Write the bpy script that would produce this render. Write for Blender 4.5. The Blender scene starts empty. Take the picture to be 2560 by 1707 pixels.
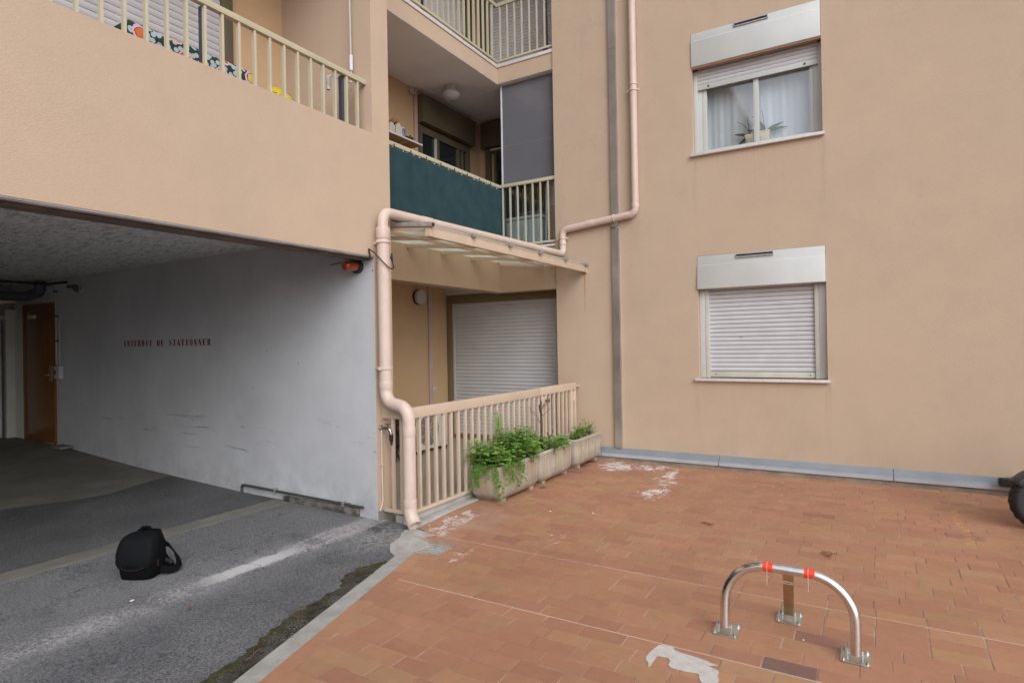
import bpy, bmesh, math, random
from mathutils import Vector, Matrix, noise as mnoise
R = math.radians
rnd = random.Random(7)
sc = bpy.context.scene
col = sc.collection

# ------------------------------------------------------------------ camera, sky, sun, exposure
cam_d = bpy.data.cameras.new('camera'); cam = bpy.data.objects.new('camera', cam_d); col.objects.link(cam)
yaw, pitch, roll = 0.537512, 0.00364826, -0.0176255
fw = Vector((math.cos(yaw)*math.cos(pitch), math.sin(yaw)*math.cos(pitch), math.sin(pitch)))
rt = Vector((math.sin(yaw), -math.cos(yaw), 0)); up = rt.cross(fw)
r2 = math.cos(roll)*rt + math.sin(roll)*up; u2 = -math.sin(roll)*rt + math.cos(roll)*up
cam.matrix_world = Matrix(((r2.x, u2.x, -fw.x, 0), (r2.y, u2.y, -fw.y, 0), (r2.z, u2.z, -fw.z, 1.6), (0, 0, 0, 1)))
cam_d.lens = 21.0885; cam_d.sensor_width = 36; cam_d.clip_start = 0.05; cam_d.clip_end = 1000
sc.camera = cam

SUN_EL, SUN_AZ = R(35), R(-130)          # azimuth measured from +X towards +Y
w = bpy.data.worlds.new('World'); sc.world = w; w.use_nodes = True
nt = w.node_tree; nt.nodes.clear()
out = nt.nodes.new('ShaderNodeOutputWorld'); bg = nt.nodes.new('ShaderNodeBackground')
sky = nt.nodes.new('ShaderNodeTexSky'); sky.sky_type = 'NISHITA'; sky.sun_disc = False
sky.sun_elevation = SUN_EL; sky.sun_rotation = R(90) - SUN_AZ
sky.dust_density = 6; sky.air_density = 1.0; sky.ozone_density = 1.0
hsv = nt.nodes.new('ShaderNodeHueSaturation'); hsv.inputs['Saturation'].default_value = 0.3
tint = nt.nodes.new('ShaderNodeMix'); tint.data_type = 'RGBA'; tint.blend_type = 'MULTIPLY'; tint.inputs[0].default_value = 1; tint.inputs[7].default_value = (.93, .99, 1.10, 1)
nt.links.new(sky.outputs[0], hsv.inputs['Color']); nt.links.new(hsv.outputs[0], tint.inputs[6]); nt.links.new(tint.outputs[2], bg.inputs[0])
bg.inputs[1].default_value = 0.15
nt.links.new(bg.outputs[0], out.inputs[0])
sd = bpy.data.lights.new('sun', 'SUN'); sd.energy = 1.0; sd.angle = R(130); sd.color = (1.0, 1.0, 1.0)
sun = bpy.data.objects.new('sun', sd); col.objects.link(sun)
sdir = Vector((math.cos(SUN_EL)*math.cos(SUN_AZ), math.cos(SUN_EL)*math.sin(SUN_AZ), math.sin(SUN_EL)))
sun.rotation_euler = sdir.to_track_quat('Z', 'Y').to_euler(); sun.location = (0, -6, 12)
vs = sc.view_settings; vs.view_transform = 'Standard'; vs.look = 'None'; vs.gamma = 1; vs.exposure = 0.0

# ------------------------------------------------------------------ helpers
ORG = {}                                   # world origin of each linked object

def build2(m1, m2, name, mat1, mat2, parent):
    n = len(m1.f); m1.add(m2.v, m2.f); me_o = m1.build(name, mat1, parent); me_o.data.materials.append(mat2)
    return me_o, n

class MB:
    def __init__(s): s.v = []; s.f = []; s.smooth = False
    def add(s, vs_, fs):
        n = len(s.v); s.v += [tuple(p) for p in vs_]; s.f += [tuple(i+n for i in f) for f in fs]; return s
    def box(s, x0, x1, y0, y1, z0, z1):
        v = [(x0,y0,z0),(x1,y0,z0),(x1,y1,z0),(x0,y1,z0),(x0,y0,z1),(x1,y0,z1),(x1,y1,z1),(x0,y1,z1)]
        return s.add(v, [(0,3,2,1),(4,5,6,7),(0,1,5,4),(1,2,6,5),(2,3,7,6),(3,0,4,7)])
    def bar(s, p, q, wx, wy, upv=(0,0,1)):
        p, q = Vector(p), Vector(q); d = (q-p).normalized(); u = Vector(upv)
        if abs(d.dot(u)) > .99: u = Vector((1,0,0))
        a = d.cross(u).normalized(); b = a.cross(d)
        v = [c + a*i*wx/2 + b*j*wy/2 for c in (p, q) for i, j in ((-1,-1),(1,-1),(1,1),(-1,1))]
        return s.add(v, [(0,3,2,1),(4,5,6,7),(0,1,5,4),(1,2,6,5),(2,3,7,6),(3,0,4,7)])
    def tube(s, pts, r, n=12, cap=True, closed=False):
        pts = [Vector(p) for p in pts]; m = len(pts); rs = r if isinstance(r, (list, tuple)) else [r]*m
        ups = None; base = len(s.v)
        for i, p in enumerate(pts):
            if closed: t = (pts[(i+1) % m]-pts[i-1])
            else: t = (pts[min(i+1, m-1)]-pts[max(i-1, 0)])
            t.normalize()
            if ups is None:
                ups = Vector((0,0,1)) if abs(t.z) < .9 else Vector((1,0,0))
            a = t.cross(ups)
            if a.length < 1e-5: a = t.orthogonal()
            a.normalize(); ups = a.cross(t); b = ups
            s.v += [tuple(p + (a*math.cos(k*2*math.pi/n)+b*math.sin(k*2*math.pi/n))*rs[i]) for k in range(n)]
        for i in range(m if closed else m-1):
            j = (i+1) % m
            for k in range(n):
                s.f.append((base+i*n+k, base+i*n+(k+1) % n, base+j*n+(k+1) % n, base+j*n+k))
        if cap and not closed:
            s.f.append(tuple(base+k for k in reversed(range(n)))); s.f.append(tuple(base+(m-1)*n+k for k in range(n)))
        return s
    def lathe(s, prof, n=24, at=(0,0,0), axis='z'):
        base = len(s.v); at = Vector(at)
        for r, h in prof:
            for k in range(n):
                c, d = r*math.cos(2*math.pi*k/n), r*math.sin(2*math.pi*k/n)
                p = {'z': (c, d, h), 'x': (h, c, d), 'y': (d, h, c)}[axis]
                s.v.append(tuple(at+Vector(p)))
        for i in range(len(prof)-1):
            for k in range(n): s.f.append((base+i*n+k, base+i*n+(k+1) % n, base+(i+1)*n+(k+1) % n, base+(i+1)*n+k))
        s.f.append(tuple(base+k for k in reversed(range(n)))); s.f.append(tuple(base+(len(prof)-1)*n+k for k in range(n)))
        return s
    def prism(s, poly, fn, d):             # polygon (a,b) placed by fn(a,b,h), extruded over h = 0..d
        n = len(poly); v = [fn(a, b, 0) for a, b in poly] + [fn(a, b, d) for a, b in poly]
        return s.add(v, [tuple(reversed(range(n))), tuple(range(n, 2*n))] + [(i, (i+1) % n, n+(i+1) % n, n+i) for i in range(n)])
    def build(s, name, m, parent=None, bevel=0, seg=2, ang=35, smooth=True, loc=None):
        o0 = Vector(ORG[parent.name]) if parent else Vector(loc or (0,0,0))
        me = bpy.data.meshes.new(name); me.from_pydata([tuple(Vector(p)-o0) for p in s.v], [], s.f)
        bm = bmesh.new(); bm.from_mesh(me); bmesh.ops.recalc_face_normals(bm, faces=bm.faces)
        if bevel:
            es = [e for e in bm.edges if len(e.link_faces) == 2 and e.calc_face_angle(0) > R(30)]
            bmesh.ops.bevel(bm, geom=es, offset=bevel, segments=seg, affect='EDGES', profile=.6, clamp_overlap=True)
        bm.to_mesh(me); bm.free()
        if smooth:
            me.polygons.foreach_set('use_smooth', [True]*len(me.polygons)); me.set_sharp_from_angle(angle=R(ang))
        me.materials.append(m)
        o = bpy.data.objects.new(name, me); col.objects.link(o); ORG[o.name] = tuple(o0)
        if parent: o.parent = parent
        else: o.location = o0
        return o

def tag(o, label=None, cat=None, group=None, kind=None):
    if label: o['label'] = label
    if cat: o['category'] = cat
    if group: o['group'] = group
    if kind: o['kind'] = kind
    return o
def thing(name, label, cat, loc=(0,0,0), group=None):
    o = bpy.data.objects.new(name, None); col.objects.link(o); o.location = loc; o.empty_display_size = .1
    ORG[o.name] = tuple(loc); return tag(o, label, cat, group)
def arc(c, r, a0, a1, n, fn): return [fn(c[0]+r*math.cos(R(a0+(a1-a0)*i/n)), c[1]+r*math.sin(R(a0+(a1-a0)*i/n))) for i in range(n+1)]
def round_path(pts, r, n=6):               # fillet a polyline's inner corners
    pts = [Vector(p) for p in pts]; o = [pts[0]]
    for i in range(1, len(pts)-1):
        a, b, c = pts[i-1], pts[i], pts[i+1]; d1 = (a-b).normalized(); d2 = (c-b).normalized()
        h = d1.angle(d2)/2; t = min(r/math.tan(h), (a-b).length*.49, (c-b).length*.49); rr = t*math.tan(h)
        ctr = b + (d1+d2).normalized()*(rr/math.sin(h)); p0, p1 = b+d1*t, b+d2*t
        v0, v1 = p0-ctr, p1-ctr; th = v0.angle(v1)
        for k in range(n+1):
            f = k/n; o.append(ctr + (v0*math.sin((1-f)*th)+v1*math.sin(f*th))/math.sin(th))
    return o + [pts[-1]]

# ------------------------------------------------------------------ materials
class NT:
    def __init__(s, name):
        s.m = bpy.data.materials.new(name); s.m.use_nodes = True; s.t = s.m.node_tree; s.t.nodes.clear()
        s.o = s.n('ShaderNodeOutputMaterial'); s.b = s.n('ShaderNodeBsdfPrincipled'); s.l(s.b.outputs[0], s.o.inputs[0])
        s.geo = s.n('ShaderNodeNewGeometry'); s.pos = s.geo.outputs['Position']
    def n(s, t, **k):
        x = s.t.nodes.new(t)
        for a, b in k.items(): setattr(x, a, b)
        return x
    def l(s, a, b): s.t.links.new(a, b)
    def val(s, sock, v):
        if hasattr(v, 'is_linked') or isinstance(v, bpy.types.NodeSocket): s.l(v, sock)
        else: sock.default_value = v
    def scale(s, v, sc3):
        x = s.n('ShaderNodeMapping'); x.inputs['Scale'].default_value = sc3; s.l(v, x.inputs[0]); return x.outputs[0]
    def noise(s, scale, detail=4, rough=.55, vec=None, dist=0):
        x = s.n('ShaderNodeTexNoise'); x.inputs['Scale'].default_value = scale; x.inputs['Detail'].default_value = detail
        x.inputs['Roughness'].default_value = rough; x.inputs['Distortion'].default_value = dist
        s.l(vec or s.pos, x.inputs['Vector']); return x.outputs[0]
    def voro(s, scale, vec=None, feat='F1', outp='Distance', rand=1):
        x = s.n('ShaderNodeTexVoronoi'); x.feature = feat; x.inputs['Scale'].default_value = scale; x.inputs['Randomness'].default_value = rand
        s.l(vec or s.pos, x.inputs['Vector']); return x.outputs[outp]
    def ramp(s, f, lo, hi, a=0., b=1.):
        x = s.n('ShaderNodeMapRange'); x.clamp = True; s.val(x.inputs[0], f)
        for i, q in enumerate((lo, hi, a, b)): x.inputs[i+1].default_value = q
        return x.outputs[0]
    def math(s, op, a, b=0.):
        x = s.n('ShaderNodeMath', operation=op); s.val(x.inputs[0], a); s.val(x.inputs[1], b); return x.outputs[0]
    def mix(s, f, a, b, mode='MIX'):
        x = s.n('ShaderNodeMix', data_type='RGBA', blend_type=mode); s.val(x.inputs[0], f)
        for sock, v in ((x.inputs[6], a), (x.inputs[7], b)):
            if isinstance(v, tuple): sock.default_value = (*v[:3], 1)
            else: s.l(v, sock)
        return x.outputs[2]
    def sep(s):
        x = s.n('ShaderNodeSeparateXYZ'); s.l(s.pos, x.inputs[0]); return x.outputs
    def blob(s, cx, cy, rx, ry, soft=1.):  # 1 inside an ellipse on the XY plane, fading outwards
        x = s.sep(); a = s.math('DIVIDE', s.math('SUBTRACT', x[0], cx), rx); b = s.math('DIVIDE', s.math('SUBTRACT', x[1], cy), ry)
        return s.ramp(s.math('ADD', s.math('MULTIPLY', a, a), s.math('MULTIPLY', b, b)), 1+soft, max(0., 1-soft))
    def bump(s, h, strength=.3, dist=.01, prev=None):
        x = s.n('ShaderNodeBump'); x.inputs['Strength'].default_value = strength; x.inputs['Distance'].default_value = dist
        s.l(h, x.inputs['Height'])
        if prev: s.l(prev, x.inputs['Normal'])
        return x.outputs[0]
    def fin(s, colr, rough=.6, nrm=None, metal=0., spec=.5, **k):
        b = s.b
        if isinstance(colr, tuple): b.inputs['Base Color'].default_value = (*colr[:3], 1)
        else: s.l(colr, b.inputs['Base Color'])
        s.val(b.inputs['Roughness'], rough); b.inputs['Metallic'].default_value = metal; b.inputs['Specular IOR Level'].default_value = spec
        if nrm: s.l(nrm, b.inputs['Normal'])
        for a, v in k.items(): b.inputs[a.replace('_', ' ')].default_value = v
        return s.m

def plain(name, c, rough=.5, var=.08, vscale=6, metal=0., spec=.5, bump=0, bscale=200):
    t = NT(name); n1 = t.noise(vscale, 5); f = t.ramp(n1, .3, .7, 1-var, 1+var)
    cc = t.mix(1., c, t_grey(t, f), 'MULTIPLY')
    return t.fin(cc, rough, t.bump(t.noise(bscale, 3), bump, .002) if bump else None, metal, spec)
def t_grey(t, f):
    x = t.n('ShaderNodeCombineColor')
    for i in range(3): t.l(f, x.inputs[i])
    return x.outputs[0]

def stucco(name, c, streak=False, marks=False):
    t = NT(name)
    sv = t.scale(t.pos, (1, 1, 2.3))
    g1 = t.noise(55, 5, .6, sv); g2 = t.noise(190, 3, .6, sv); g3 = t.voro(95, sv)
    h = t.math('ADD', t.math('MULTIPLY', g1, .6), t.math('ADD', t.math('MULTIPLY', g2, .35), t.math('MULTIPLY', g3, .25)))
    big = t.noise(.55, 4, .6); mid = t.noise(3.2, 5, .65)
    f = t.math('ADD', t.ramp(big, .3, .7, .955, 1.04), t.ramp(mid, .3, .7, -.03, .03))
    f = t.math('ADD', f, t.ramp(g1, .3, .7, -.035, .035))
    cc = t.mix(1., c, t_grey(t, f), 'MULTIPLY')
    pink = t.ramp(t.noise(.8, 3), .45, .7, 0, .35); cc = t.mix(pink, cc, tuple(x*y for x, y in zip(c, (1.03, .97, .96))))
    if streak:
        st = t.ramp(t.noise(1.6, 3, .6, t.scale(t.pos, (2.2, 2.2, .12))), .55, .72, 0, .32)
        st = t.math('MULTIPLY', st, t.ramp(t.sep()[2], 2.45, 2.8)); cc = t.mix(st, cc, tuple(x*.62 for x in c))
    z = t.sep()[2]
    lo = t.math('MULTIPLY', t.ramp(z, .75, .17), t.ramp(t.noise(2.1, 5, .7), .4, .75, 0, .35)); cc = t.mix(lo, cc, tuple(x*.72 for x in c))
    dr = t.ramp(t.noise(1.1, 4, .6, t.scale(t.pos, (3, 3, .2))), .62, .8, 0, .12); cc = t.mix(dr, cc, tuple(x*.7 for x in c))
    if marks:
        y = t.sep()[1]; nn = t.noise(7, 4, .7, t.scale(t.pos, (1, 5, .35)))
        for y0, wd, za, zb, am in ((.42, .05, 1.09, .25, .30), (1.88, .05, 1.09, .35, .26), (1.15, .7, 1.09, .55, .10), (.43, .05, 3.92, 2.9, .26), (1.87, .045, 3.92, 3.0, .24), (1.2, .7, 3.92, 3.3, .10), (3.0, .25, 3.15, 2.5, .12), (2.68, .12, 3.2, 2.75, .2)):
            k = t.math('MULTIPLY', t.math('MULTIPLY', t.ramp(t.math('ABSOLUTE', t.math('SUBTRACT', y, y0)), wd, wd*.3), t.ramp(z, zb, za, 0, am)), t.math('MULTIPLY', t.ramp(nn, .38, .6), t.ramp(z, za+.02, za)))
            cc = t.mix(k, cc, tuple(q*.5 for q in c))
        rs = t.math('MULTIPLY', t.math('MULTIPLY', t.ramp(t.math('ABSOLUTE', t.math('SUBTRACT', y, 3.405)), .014, .004), t.ramp(z, 1.95, 2.5, 0, .75)), t.ramp(z, 2.60, 2.57)); cc = t.mix(rs, cc, (.38, .17, .05))
        gp = t.math('MULTIPLY', t.ramp(t.math('ADD', t.math('MULTIPLY', y, -.5), t.math('MULTIPLY', z, .28)), 1.1, 2.3), t.ramp(t.noise(.9, 5, .65), .4, .65, 0, .45)); cc = t.mix(gp, cc, (c[0]*.84, c[1]*.90, c[2]*.86))
        ck = t.math('MULTIPLY', t.ramp(t.math('ABSOLUTE', t.math('SUBTRACT', t.noise(.8, 6, .6), .5)), .0022, .0008), t.ramp(t.noise(.7, 2), .58, .66, 0, .18)); cc = t.mix(ck, cc, tuple(q*.45 for q in c))
    return t.fin(cc, .92, t.bump(h, .42, .006), spec=.2)

PEACH = (.51, .385, .275)
M = {}
M['stucco'] = stucco('stucco_peach', PEACH)
M['stucco_front'] = stucco('stucco_peach_front', PEACH, marks=True)
M['stucco_streak'] = stucco('stucco_peach_streaked', PEACH, streak=True)
M['inner_stucco'] = stucco('stucco_peach_inner', (.56, .375, .215))  # peach made more saturated: bounced light of the recess put into the colour
t = NT('painted_pipe'); xyz = t.sep(); c = t.mix(t.ramp(t.noise(4, 4), .3, .7), (.57, .44, .362), (.63, .49, .405))
g = t.math('MULTIPLY', t.ramp(t.noise(16, 5, .7, t.scale(t.pos, (1, 1, .4))), .52, .72), .4); c = t.mix(g, c, (.40, .30, .23))
g = t.math('MULTIPLY', t.ramp(t.noise(40, 4, .7), .55, .62), t.math('MULTIPLY', t.ramp(xyz[0], 6.0, 7.2), t.math('MULTIPLY', t.ramp(xyz[2], 2.84, 2.80), t.ramp(xyz[2], 2.5, 2.6)))); c = t.mix(t.math('MULTIPLY', g, .7), c, (.20, .17, .08))
g = t.math('MULTIPLY', t.ramp(xyz[2], .55, .02), t.ramp(t.noise(11, 5, .7), .45, .65)); c = t.mix(t.math('MULTIPLY', g, .5), c, (.30, .25, .21))
M['pipe'] = t.fin(c, t.ramp(t.noise(9), .3, .7, .38, .6), t.bump(t.noise(60, 4), .06, .004))
M['gate'] = plain('gate_paint', (.56, .43, .315), .5, .06, 5)
M['rail'] = plain('rail_paint', (.50, .45, .31), .45, .06, 5)
M['rail_dark'] = plain('dark_post_metal', (.045, .05, .07), .4)
M['bronze'] = plain('bronze_aluminium', (.105, .085, .048), .45, .06, 4)
M['bronze_light'] = plain('beige_bronze', (.21, .165, .095), .45, .06, 4)
M['white'] = plain('white_lacquer', (.52, .53, .50), .35, .05, 3)
M['alu'] = plain('pale_aluminium', (.565, .57, .535), .35, .05, 3, metal=.15)
M['guide'] = plain('beige_guide', (.52, .51, .43), .45)
M['slat'] = plain('shutter_pvc', (.56, .55, .555), .45, .05, 5)
M['slat_grey'] = plain('shutter_pvc_grey', (.50, .48, .475), .5, .05, 5)
M['dark_gap'] = plain('dark_gap', (.02, .02, .022), .8)
M['ceil'] = plain('ceiling_paint', (.82, .83, .85), .85, .07, 1.5)
M['ceil_line'] = plain('ceiling_joint', (.88, .88, .88), .8)
M['stone'] = plain('marble_sill', (.62, .57, .54), .45, .1, 25)
M['steel'] = plain('stainless_steel', (.74, .72, .69), .17, .06, 30, metal=1.)
M['steel_strip'] = plain('steel_duct', (.47, .44, .42), .30, .22, 2.2, metal=.75)
M['zinc'] = plain('zinc_plate', (.62, .62, .56), .38, .15, 25, metal=1.)
M['zinc_bolt'] = plain('bolt_zinc', (.55, .6, .65), .3, .1, 20, metal=1.)
M['brass_steel'] = plain('passivated_steel', (.55, .43, .27), .36, .2, 9, metal=1.)
M['tape'] = plain('red_tape', (.80, .055, .02), .35, .05, 40)
M['tie'] = plain('clear_tie', (.62, .52, .46), .4)
M['sticker'] = plain('white_sticker', (.62, .60, .58), .5)
M['ink'] = plain('black_ink', (.015, .015, .018), .6)
M['black'] = plain('black_plastic', (.018, .018, .02), .45, .1, 12)
M['rubber'] = plain('tyre_rubber', (.022, .021, .02), .75, .15, 15, bump=.2, bscale=60)
M['nylon'] = plain('black_nylon', (.002, .0022, .0025), .9, .15, 20, spec=.15, bump=.35, bscale=500)
M['nylon_blue'] = plain('lid_nylon', (.003, .0037, .0045), .8, .15, 12, spec=.2, bump=.25, bscale=500)
M['red_trim'] = plain('red_trim', (.06, .008, .008), .7)
M['scooter'] = plain('scooter_grey', (.05, .052, .055), .35)
M['concrete'] = plain('concrete', (.36, .34, .30), .85, .18, 5, bump=.4, bscale=90)
M['concrete_dark'] = plain('concrete_dark', (.20, .185, .16), .85, .25, 6, bump=.4, bscale=90)
M['flash'] = plain('base_flashing', (.285, .315, .335), .4, .1, 3, metal=.2)
M['flash_light'] = plain('base_flashing_light', (.40, .41, .43), .45, .1, 3)
M['base_brown'] = plain('base_brown', (.27, .205, .16), .85, .3, 7)
M['grate'] = plain('grate_iron', (.36, .355, .34), .5, .2, 20, metal=.5)
M['drain_bar'] = plain('worn_drain_bar', (.50, .48, .45), .5, .2, 25, metal=.2)
M['pit'] = plain('pit_dark', (.006, .005, .004), .9)  # near-black sheet: shade below the drain bars put into the colour
M['amber'] = NT('amber_lens').fin((.27, .040, .004), .22, Coat_Weight=.4)
M['glass_dark'] = NT('dark_glass').fin((.018, .02, .022), .06)
M['fabric_yellow'] = plain('yellow_cloth', (.75, .55, .02), .8, .08, 10)
M['wood'] = plain('shelf_wood', (.34, .17, .055), .5, .15, 9)
M['shelf_white'] = plain('shelf_edge', (.62, .61, .62), .5)
M['chip'] = plain('chipboard', (.43, .27, .19), .8, .15, 60)
M['copper'] = plain('terracotta_roof', (.45, .19, .08), .6, .15, 30)
M['cream'] = plain('cream_ceramic', (.62, .55, .44), .5)
M['blue_tin'] = NT('blue_tin')
_t = M['blue_tin']; M['blue_tin'] = _t.fin(_t.mix(_t.ramp(_t.voro(90), .25, .45), (.5, .52, .58), (.03, .05, .16)), .4)
M['lamp_glass'] = plain('lamp_opal', (.46, .43, .41), .35, .05)
M['lamp_white'] = plain('lamp_white', (.56, .55, .51), .4, .05)
M['pinkpipe'] = plain('conduit_pink', (.50, .35, .29), .5)
M['lintel'] = plain('lintel_concrete', (.30, .29, .285), .85, .2, 6)
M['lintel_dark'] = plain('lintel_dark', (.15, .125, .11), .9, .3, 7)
M['rust'] = plain('rust_lip', (.36, .20, .11), .8, .2, 20)
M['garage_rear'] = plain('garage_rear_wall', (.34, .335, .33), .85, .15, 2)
M['soil'] = plain('soil', (.06, .045, .032), .95, .3, 30, bump=.6, bscale=60)
M['bark'] = plain('bark', (.085, .062, .052), .9, .3, 40, bump=.6, bscale=80)
M['twig'] = plain('dry_twig', (.16, .09, .05), .9, .2, 40)
M['dryleaf'] = plain('dry_leaf', (.20, .10, .045), .85, .3, 60)
M['plaster_bit'] = plain('plaster_chip', (.62, .58, .53), .9)
M['chrome'] = plain('chrome', (.42, .42, .43), .25, .05, 20, metal=1.)
M['cable'] = plain('black_cable', (.02, .014, .012), .5)
M['greypvc'] = plain('grey_pvc', (.075, .08, .10), .4)
M['green_pipe'] = plain('green_pipe', (.05, .06, .05), .5)
M['doorwood'] = None
M['cream_gate'] = plain('cream_metal', (.55, .54, .47), .5, .1, 4)
M['mesh_wire'] = plain('dull_mesh', (.30, .26, .17), .7, .25, 9)

def leaf_mat(name, c, c2):
    t = NT(name); oi = t.n('ShaderNodeAttribute', attribute_name='tint'); f = oi.outputs['Fac']
    cc = t.mix(f, c, c2); t.fin(cc, .45, spec=.35)
    tr = t.n('ShaderNodeBsdfTranslucent'); t.l(t.mix(.5, cc, (.40, .55, .10)), tr.inputs[0]); ms = t.n('ShaderNodeMixShader'); ms.inputs[0].default_value = .28
    t.l(t.b.outputs[0], ms.inputs[1]); t.l(tr.outputs[0], ms.inputs[2]); t.l(ms.outputs[0], t.o.inputs[0]); return t.m
M['leaf'] = leaf_mat('nettle_leaf', (.12, .28, .045), (.31, .49, .11))
M['leaf_ivy'] = leaf_mat('ivy_leaf', (.06, .17, .022), (.16, .30, .05))
M['leaf_dark'] = leaf_mat('orchid_leaf', (.035, .06, .035), (.05, .08, .045))

# rough render of the garage side wall: scuffs, tyre marks, grime near the floor
t = NT('garage_wall_paint'); xyz = t.sep()
c = t.mix(t.ramp(t.noise(1.2, 5, .6), .35, .7), (.47, .47, .475), (.575, .575, .575))
sv = t.scale(t.pos, (1, .55, 7))
sc1 = t.ramp(t.noise(2.3, 5, .7, sv, .6), .60, .70); band = t.math('MULTIPLY', t.ramp(xyz[2], .42, .55), t.ramp(xyz[2], 1.0, .85))
c = t.mix(t.math('MULTIPLY', t.math('MULTIPLY', sc1, band), .75), c, (.07, .07, .075))
dots = t.math('MULTIPLY', t.ramp(t.voro(5.5), .07, .045), t.ramp(t.noise(3), .5, .6)); c = t.mix(t.math('MULTIPLY', dots, .7), c, (.12, .11, .10))
low = t.math('MULTIPLY', t.ramp(xyz[2], .55, .05), t.ramp(t.noise(4, 6, .7), .42, .68)); c = t.mix(t.math('MULTIPLY', low, .55), c, (.22, .21, .20))
M['garage_wall'] = t.fin(c, .7, t.bump(t.noise(30, 5), .12, .01), spec=.3)

t = NT('wood_wool_ceiling'); sv = t.scale(t.pos, (1., .28, 1))
n1 = t.noise(26, 6, .75, sv, .8); n2 = t.noise(5, 4, .6)
c = t.mix(t.ramp(n1, .36, .52), (.17, .31, .315), (.86, .87, .88)); c = t.mix(t.ramp(n2, .35, .7, 0, .4), c, (.55, .56, .58))
M['woodwool'] = t.fin(c, .95, t.bump(n1, .8, .01), spec=.1)

# asphalt with a worn pale line
t = NT('asphalt'); xyz = t.sep()
g1 = t.noise(75, 4, .75); agg = t.ramp(g1, .36, .64); big = t.noise(1.3, 5, .6)
c = t.mix(agg, (.048, .047, .048), (.25, .245, .245)); c = t.mix(t.ramp(big, .35, .7, 0, .45), c, (.135, .130, .127))
c = t.mix(t.math('MULTIPLY', t.ramp(t.noise(95, 2, .5), .63, .69), .8), c, (.40, .385, .375))
lt = t.math('MULTIPLY', t.ramp(t.noise(.75, 5, .65), .42, .62), t.ramp(xyz[1], 3.9, 4.1)); c = t.mix(t.math('MULTIPLY', lt, .5), c, t.mix(agg, (.12, .117, .115), (.30, .295, .29)))
st2 = t.math('MULTIPLY', t.ramp(t.noise(1.7, 6, .7), .55, .68), t.ramp(t.noise(30, 4, .7), .3, .6)); c = t.mix(t.math('MULTIPLY', st2, .55), c, (.05, .048, .047))
near = t.math('MULTIPLY', t.ramp(xyz[1], 3.75, 3.55), t.ramp(t.noise(2.2, 4), .35, .6, .15, .75)); c = t.mix(near, c, t.mix(agg, (.036, .037, .040), (.155, .155, .16)))
wob = t.math('ADD', t.math('MULTIPLY', t.math('SUBTRACT', t.noise(1.3, 3), .5), .16), t.math('MULTIPLY', t.math('SUBTRACT', t.noise(9, 4, .7), .5), .09))
ly = t.math('ABSOLUTE', t.math('SUBTRACT', t.math('ADD', xyz[1], wob), 3.84))
grain = t.noise(60, 5, .8); patch = t.noise(2.1, 4, .6)
midx = t.math('MULTIPLY', t.ramp(xyz[0], 2.25, 2.55), t.ramp(xyz[0], 3.25, 2.95))
core = t.math('MULTIPLY', t.math('MULTIPLY', t.ramp(ly, .075, .045), midx), t.ramp(t.math('ADD', grain, t.math('MULTIPLY', patch, .45)), .52, .66))
gran = t.math('MULTIPLY', t.ramp(ly, .17, .02), t.ramp(t.math('ADD', grain, t.math('MULTIPLY', t.math('SUBTRACT', patch, .5), .5)), .47, .60))
halo = t.math('MULTIPLY', t.ramp(ly, .42, .06), t.ramp(t.math('ADD', t.math('MULTIPLY', grain, .5), t.math('MULTIPLY', patch, .5)), .42, .62))
c = t.mix(t.math('MULTIPLY', halo, .34), c, (.34, .33, .325)); c = t.mix(t.math('MULTIPLY', gran, .62), c, (.50, .48, .465)); c = t.mix(t.math('MULTIPLY', core, .9), c, (.56, .54, .52))
fork = t.math('MULTIPLY', t.math('MULTIPLY', t.ramp(t.math('ABSOLUTE', t.math('SUBTRACT', ly, .085)), .03, .01), t.ramp(xyz[0], 2.95, 3.15)), t.ramp(grain, .45, .56)); c = t.mix(t.math('MULTIPLY', fork, .7), c, (.50, .47, .45))
pink = t.math('MULTIPLY', t.blob(3.62, 3.80, .26, .10, .9), t.ramp(t.noise(20, 5, .7), .38, .6)); c = t.mix(t.math('MULTIPLY', pink, .65), c, (.46, .41, .395))
pale = t.math('MULTIPLY', t.blob(3.68, 3.50, .32, .17, .9), t.ramp(t.noise(24, 5, .75), .40, .62)); c = t.mix(t.math('MULTIPLY', pale, .6), c, (.40, .385, .36))
stn = t.math('MULTIPLY', t.blob(3.86, 3.66, .17, .10, .8), t.ramp(t.noise(16, 5, .75), .45, .55)); c = t.mix(t.math('MULTIPLY', stn, .8), c, (.055, .047, .035))
ck = t.math('MULTIPLY', t.ramp(t.math('ABSOLUTE', t.math('SUBTRACT', t.noise(1.9, 5, .6), .5)), .006, .002), t.ramp(t.noise(1.1, 2), .52, .6)); c = t.mix(t.math('MULTIPLY', ck, .7), c, (.03, .03, .03))
garage_shade = t.ramp(t.noise(1.1, 4), .4, .65, .45, .8); c = t.mix(t.math('MULTIPLY', garage_shade, t.ramp(xyz[1], 5.12, 5.16)), c, t.mix(agg, (.03, .029, .029), (.10, .097, .096)))  # garage interior shade painted into the asphalt, darker beyond the concrete strip
M['asphalt'] = t.fin(c, .85, t.bump(t.noise(90, 4), .9, .008), spec=.3)

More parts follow.
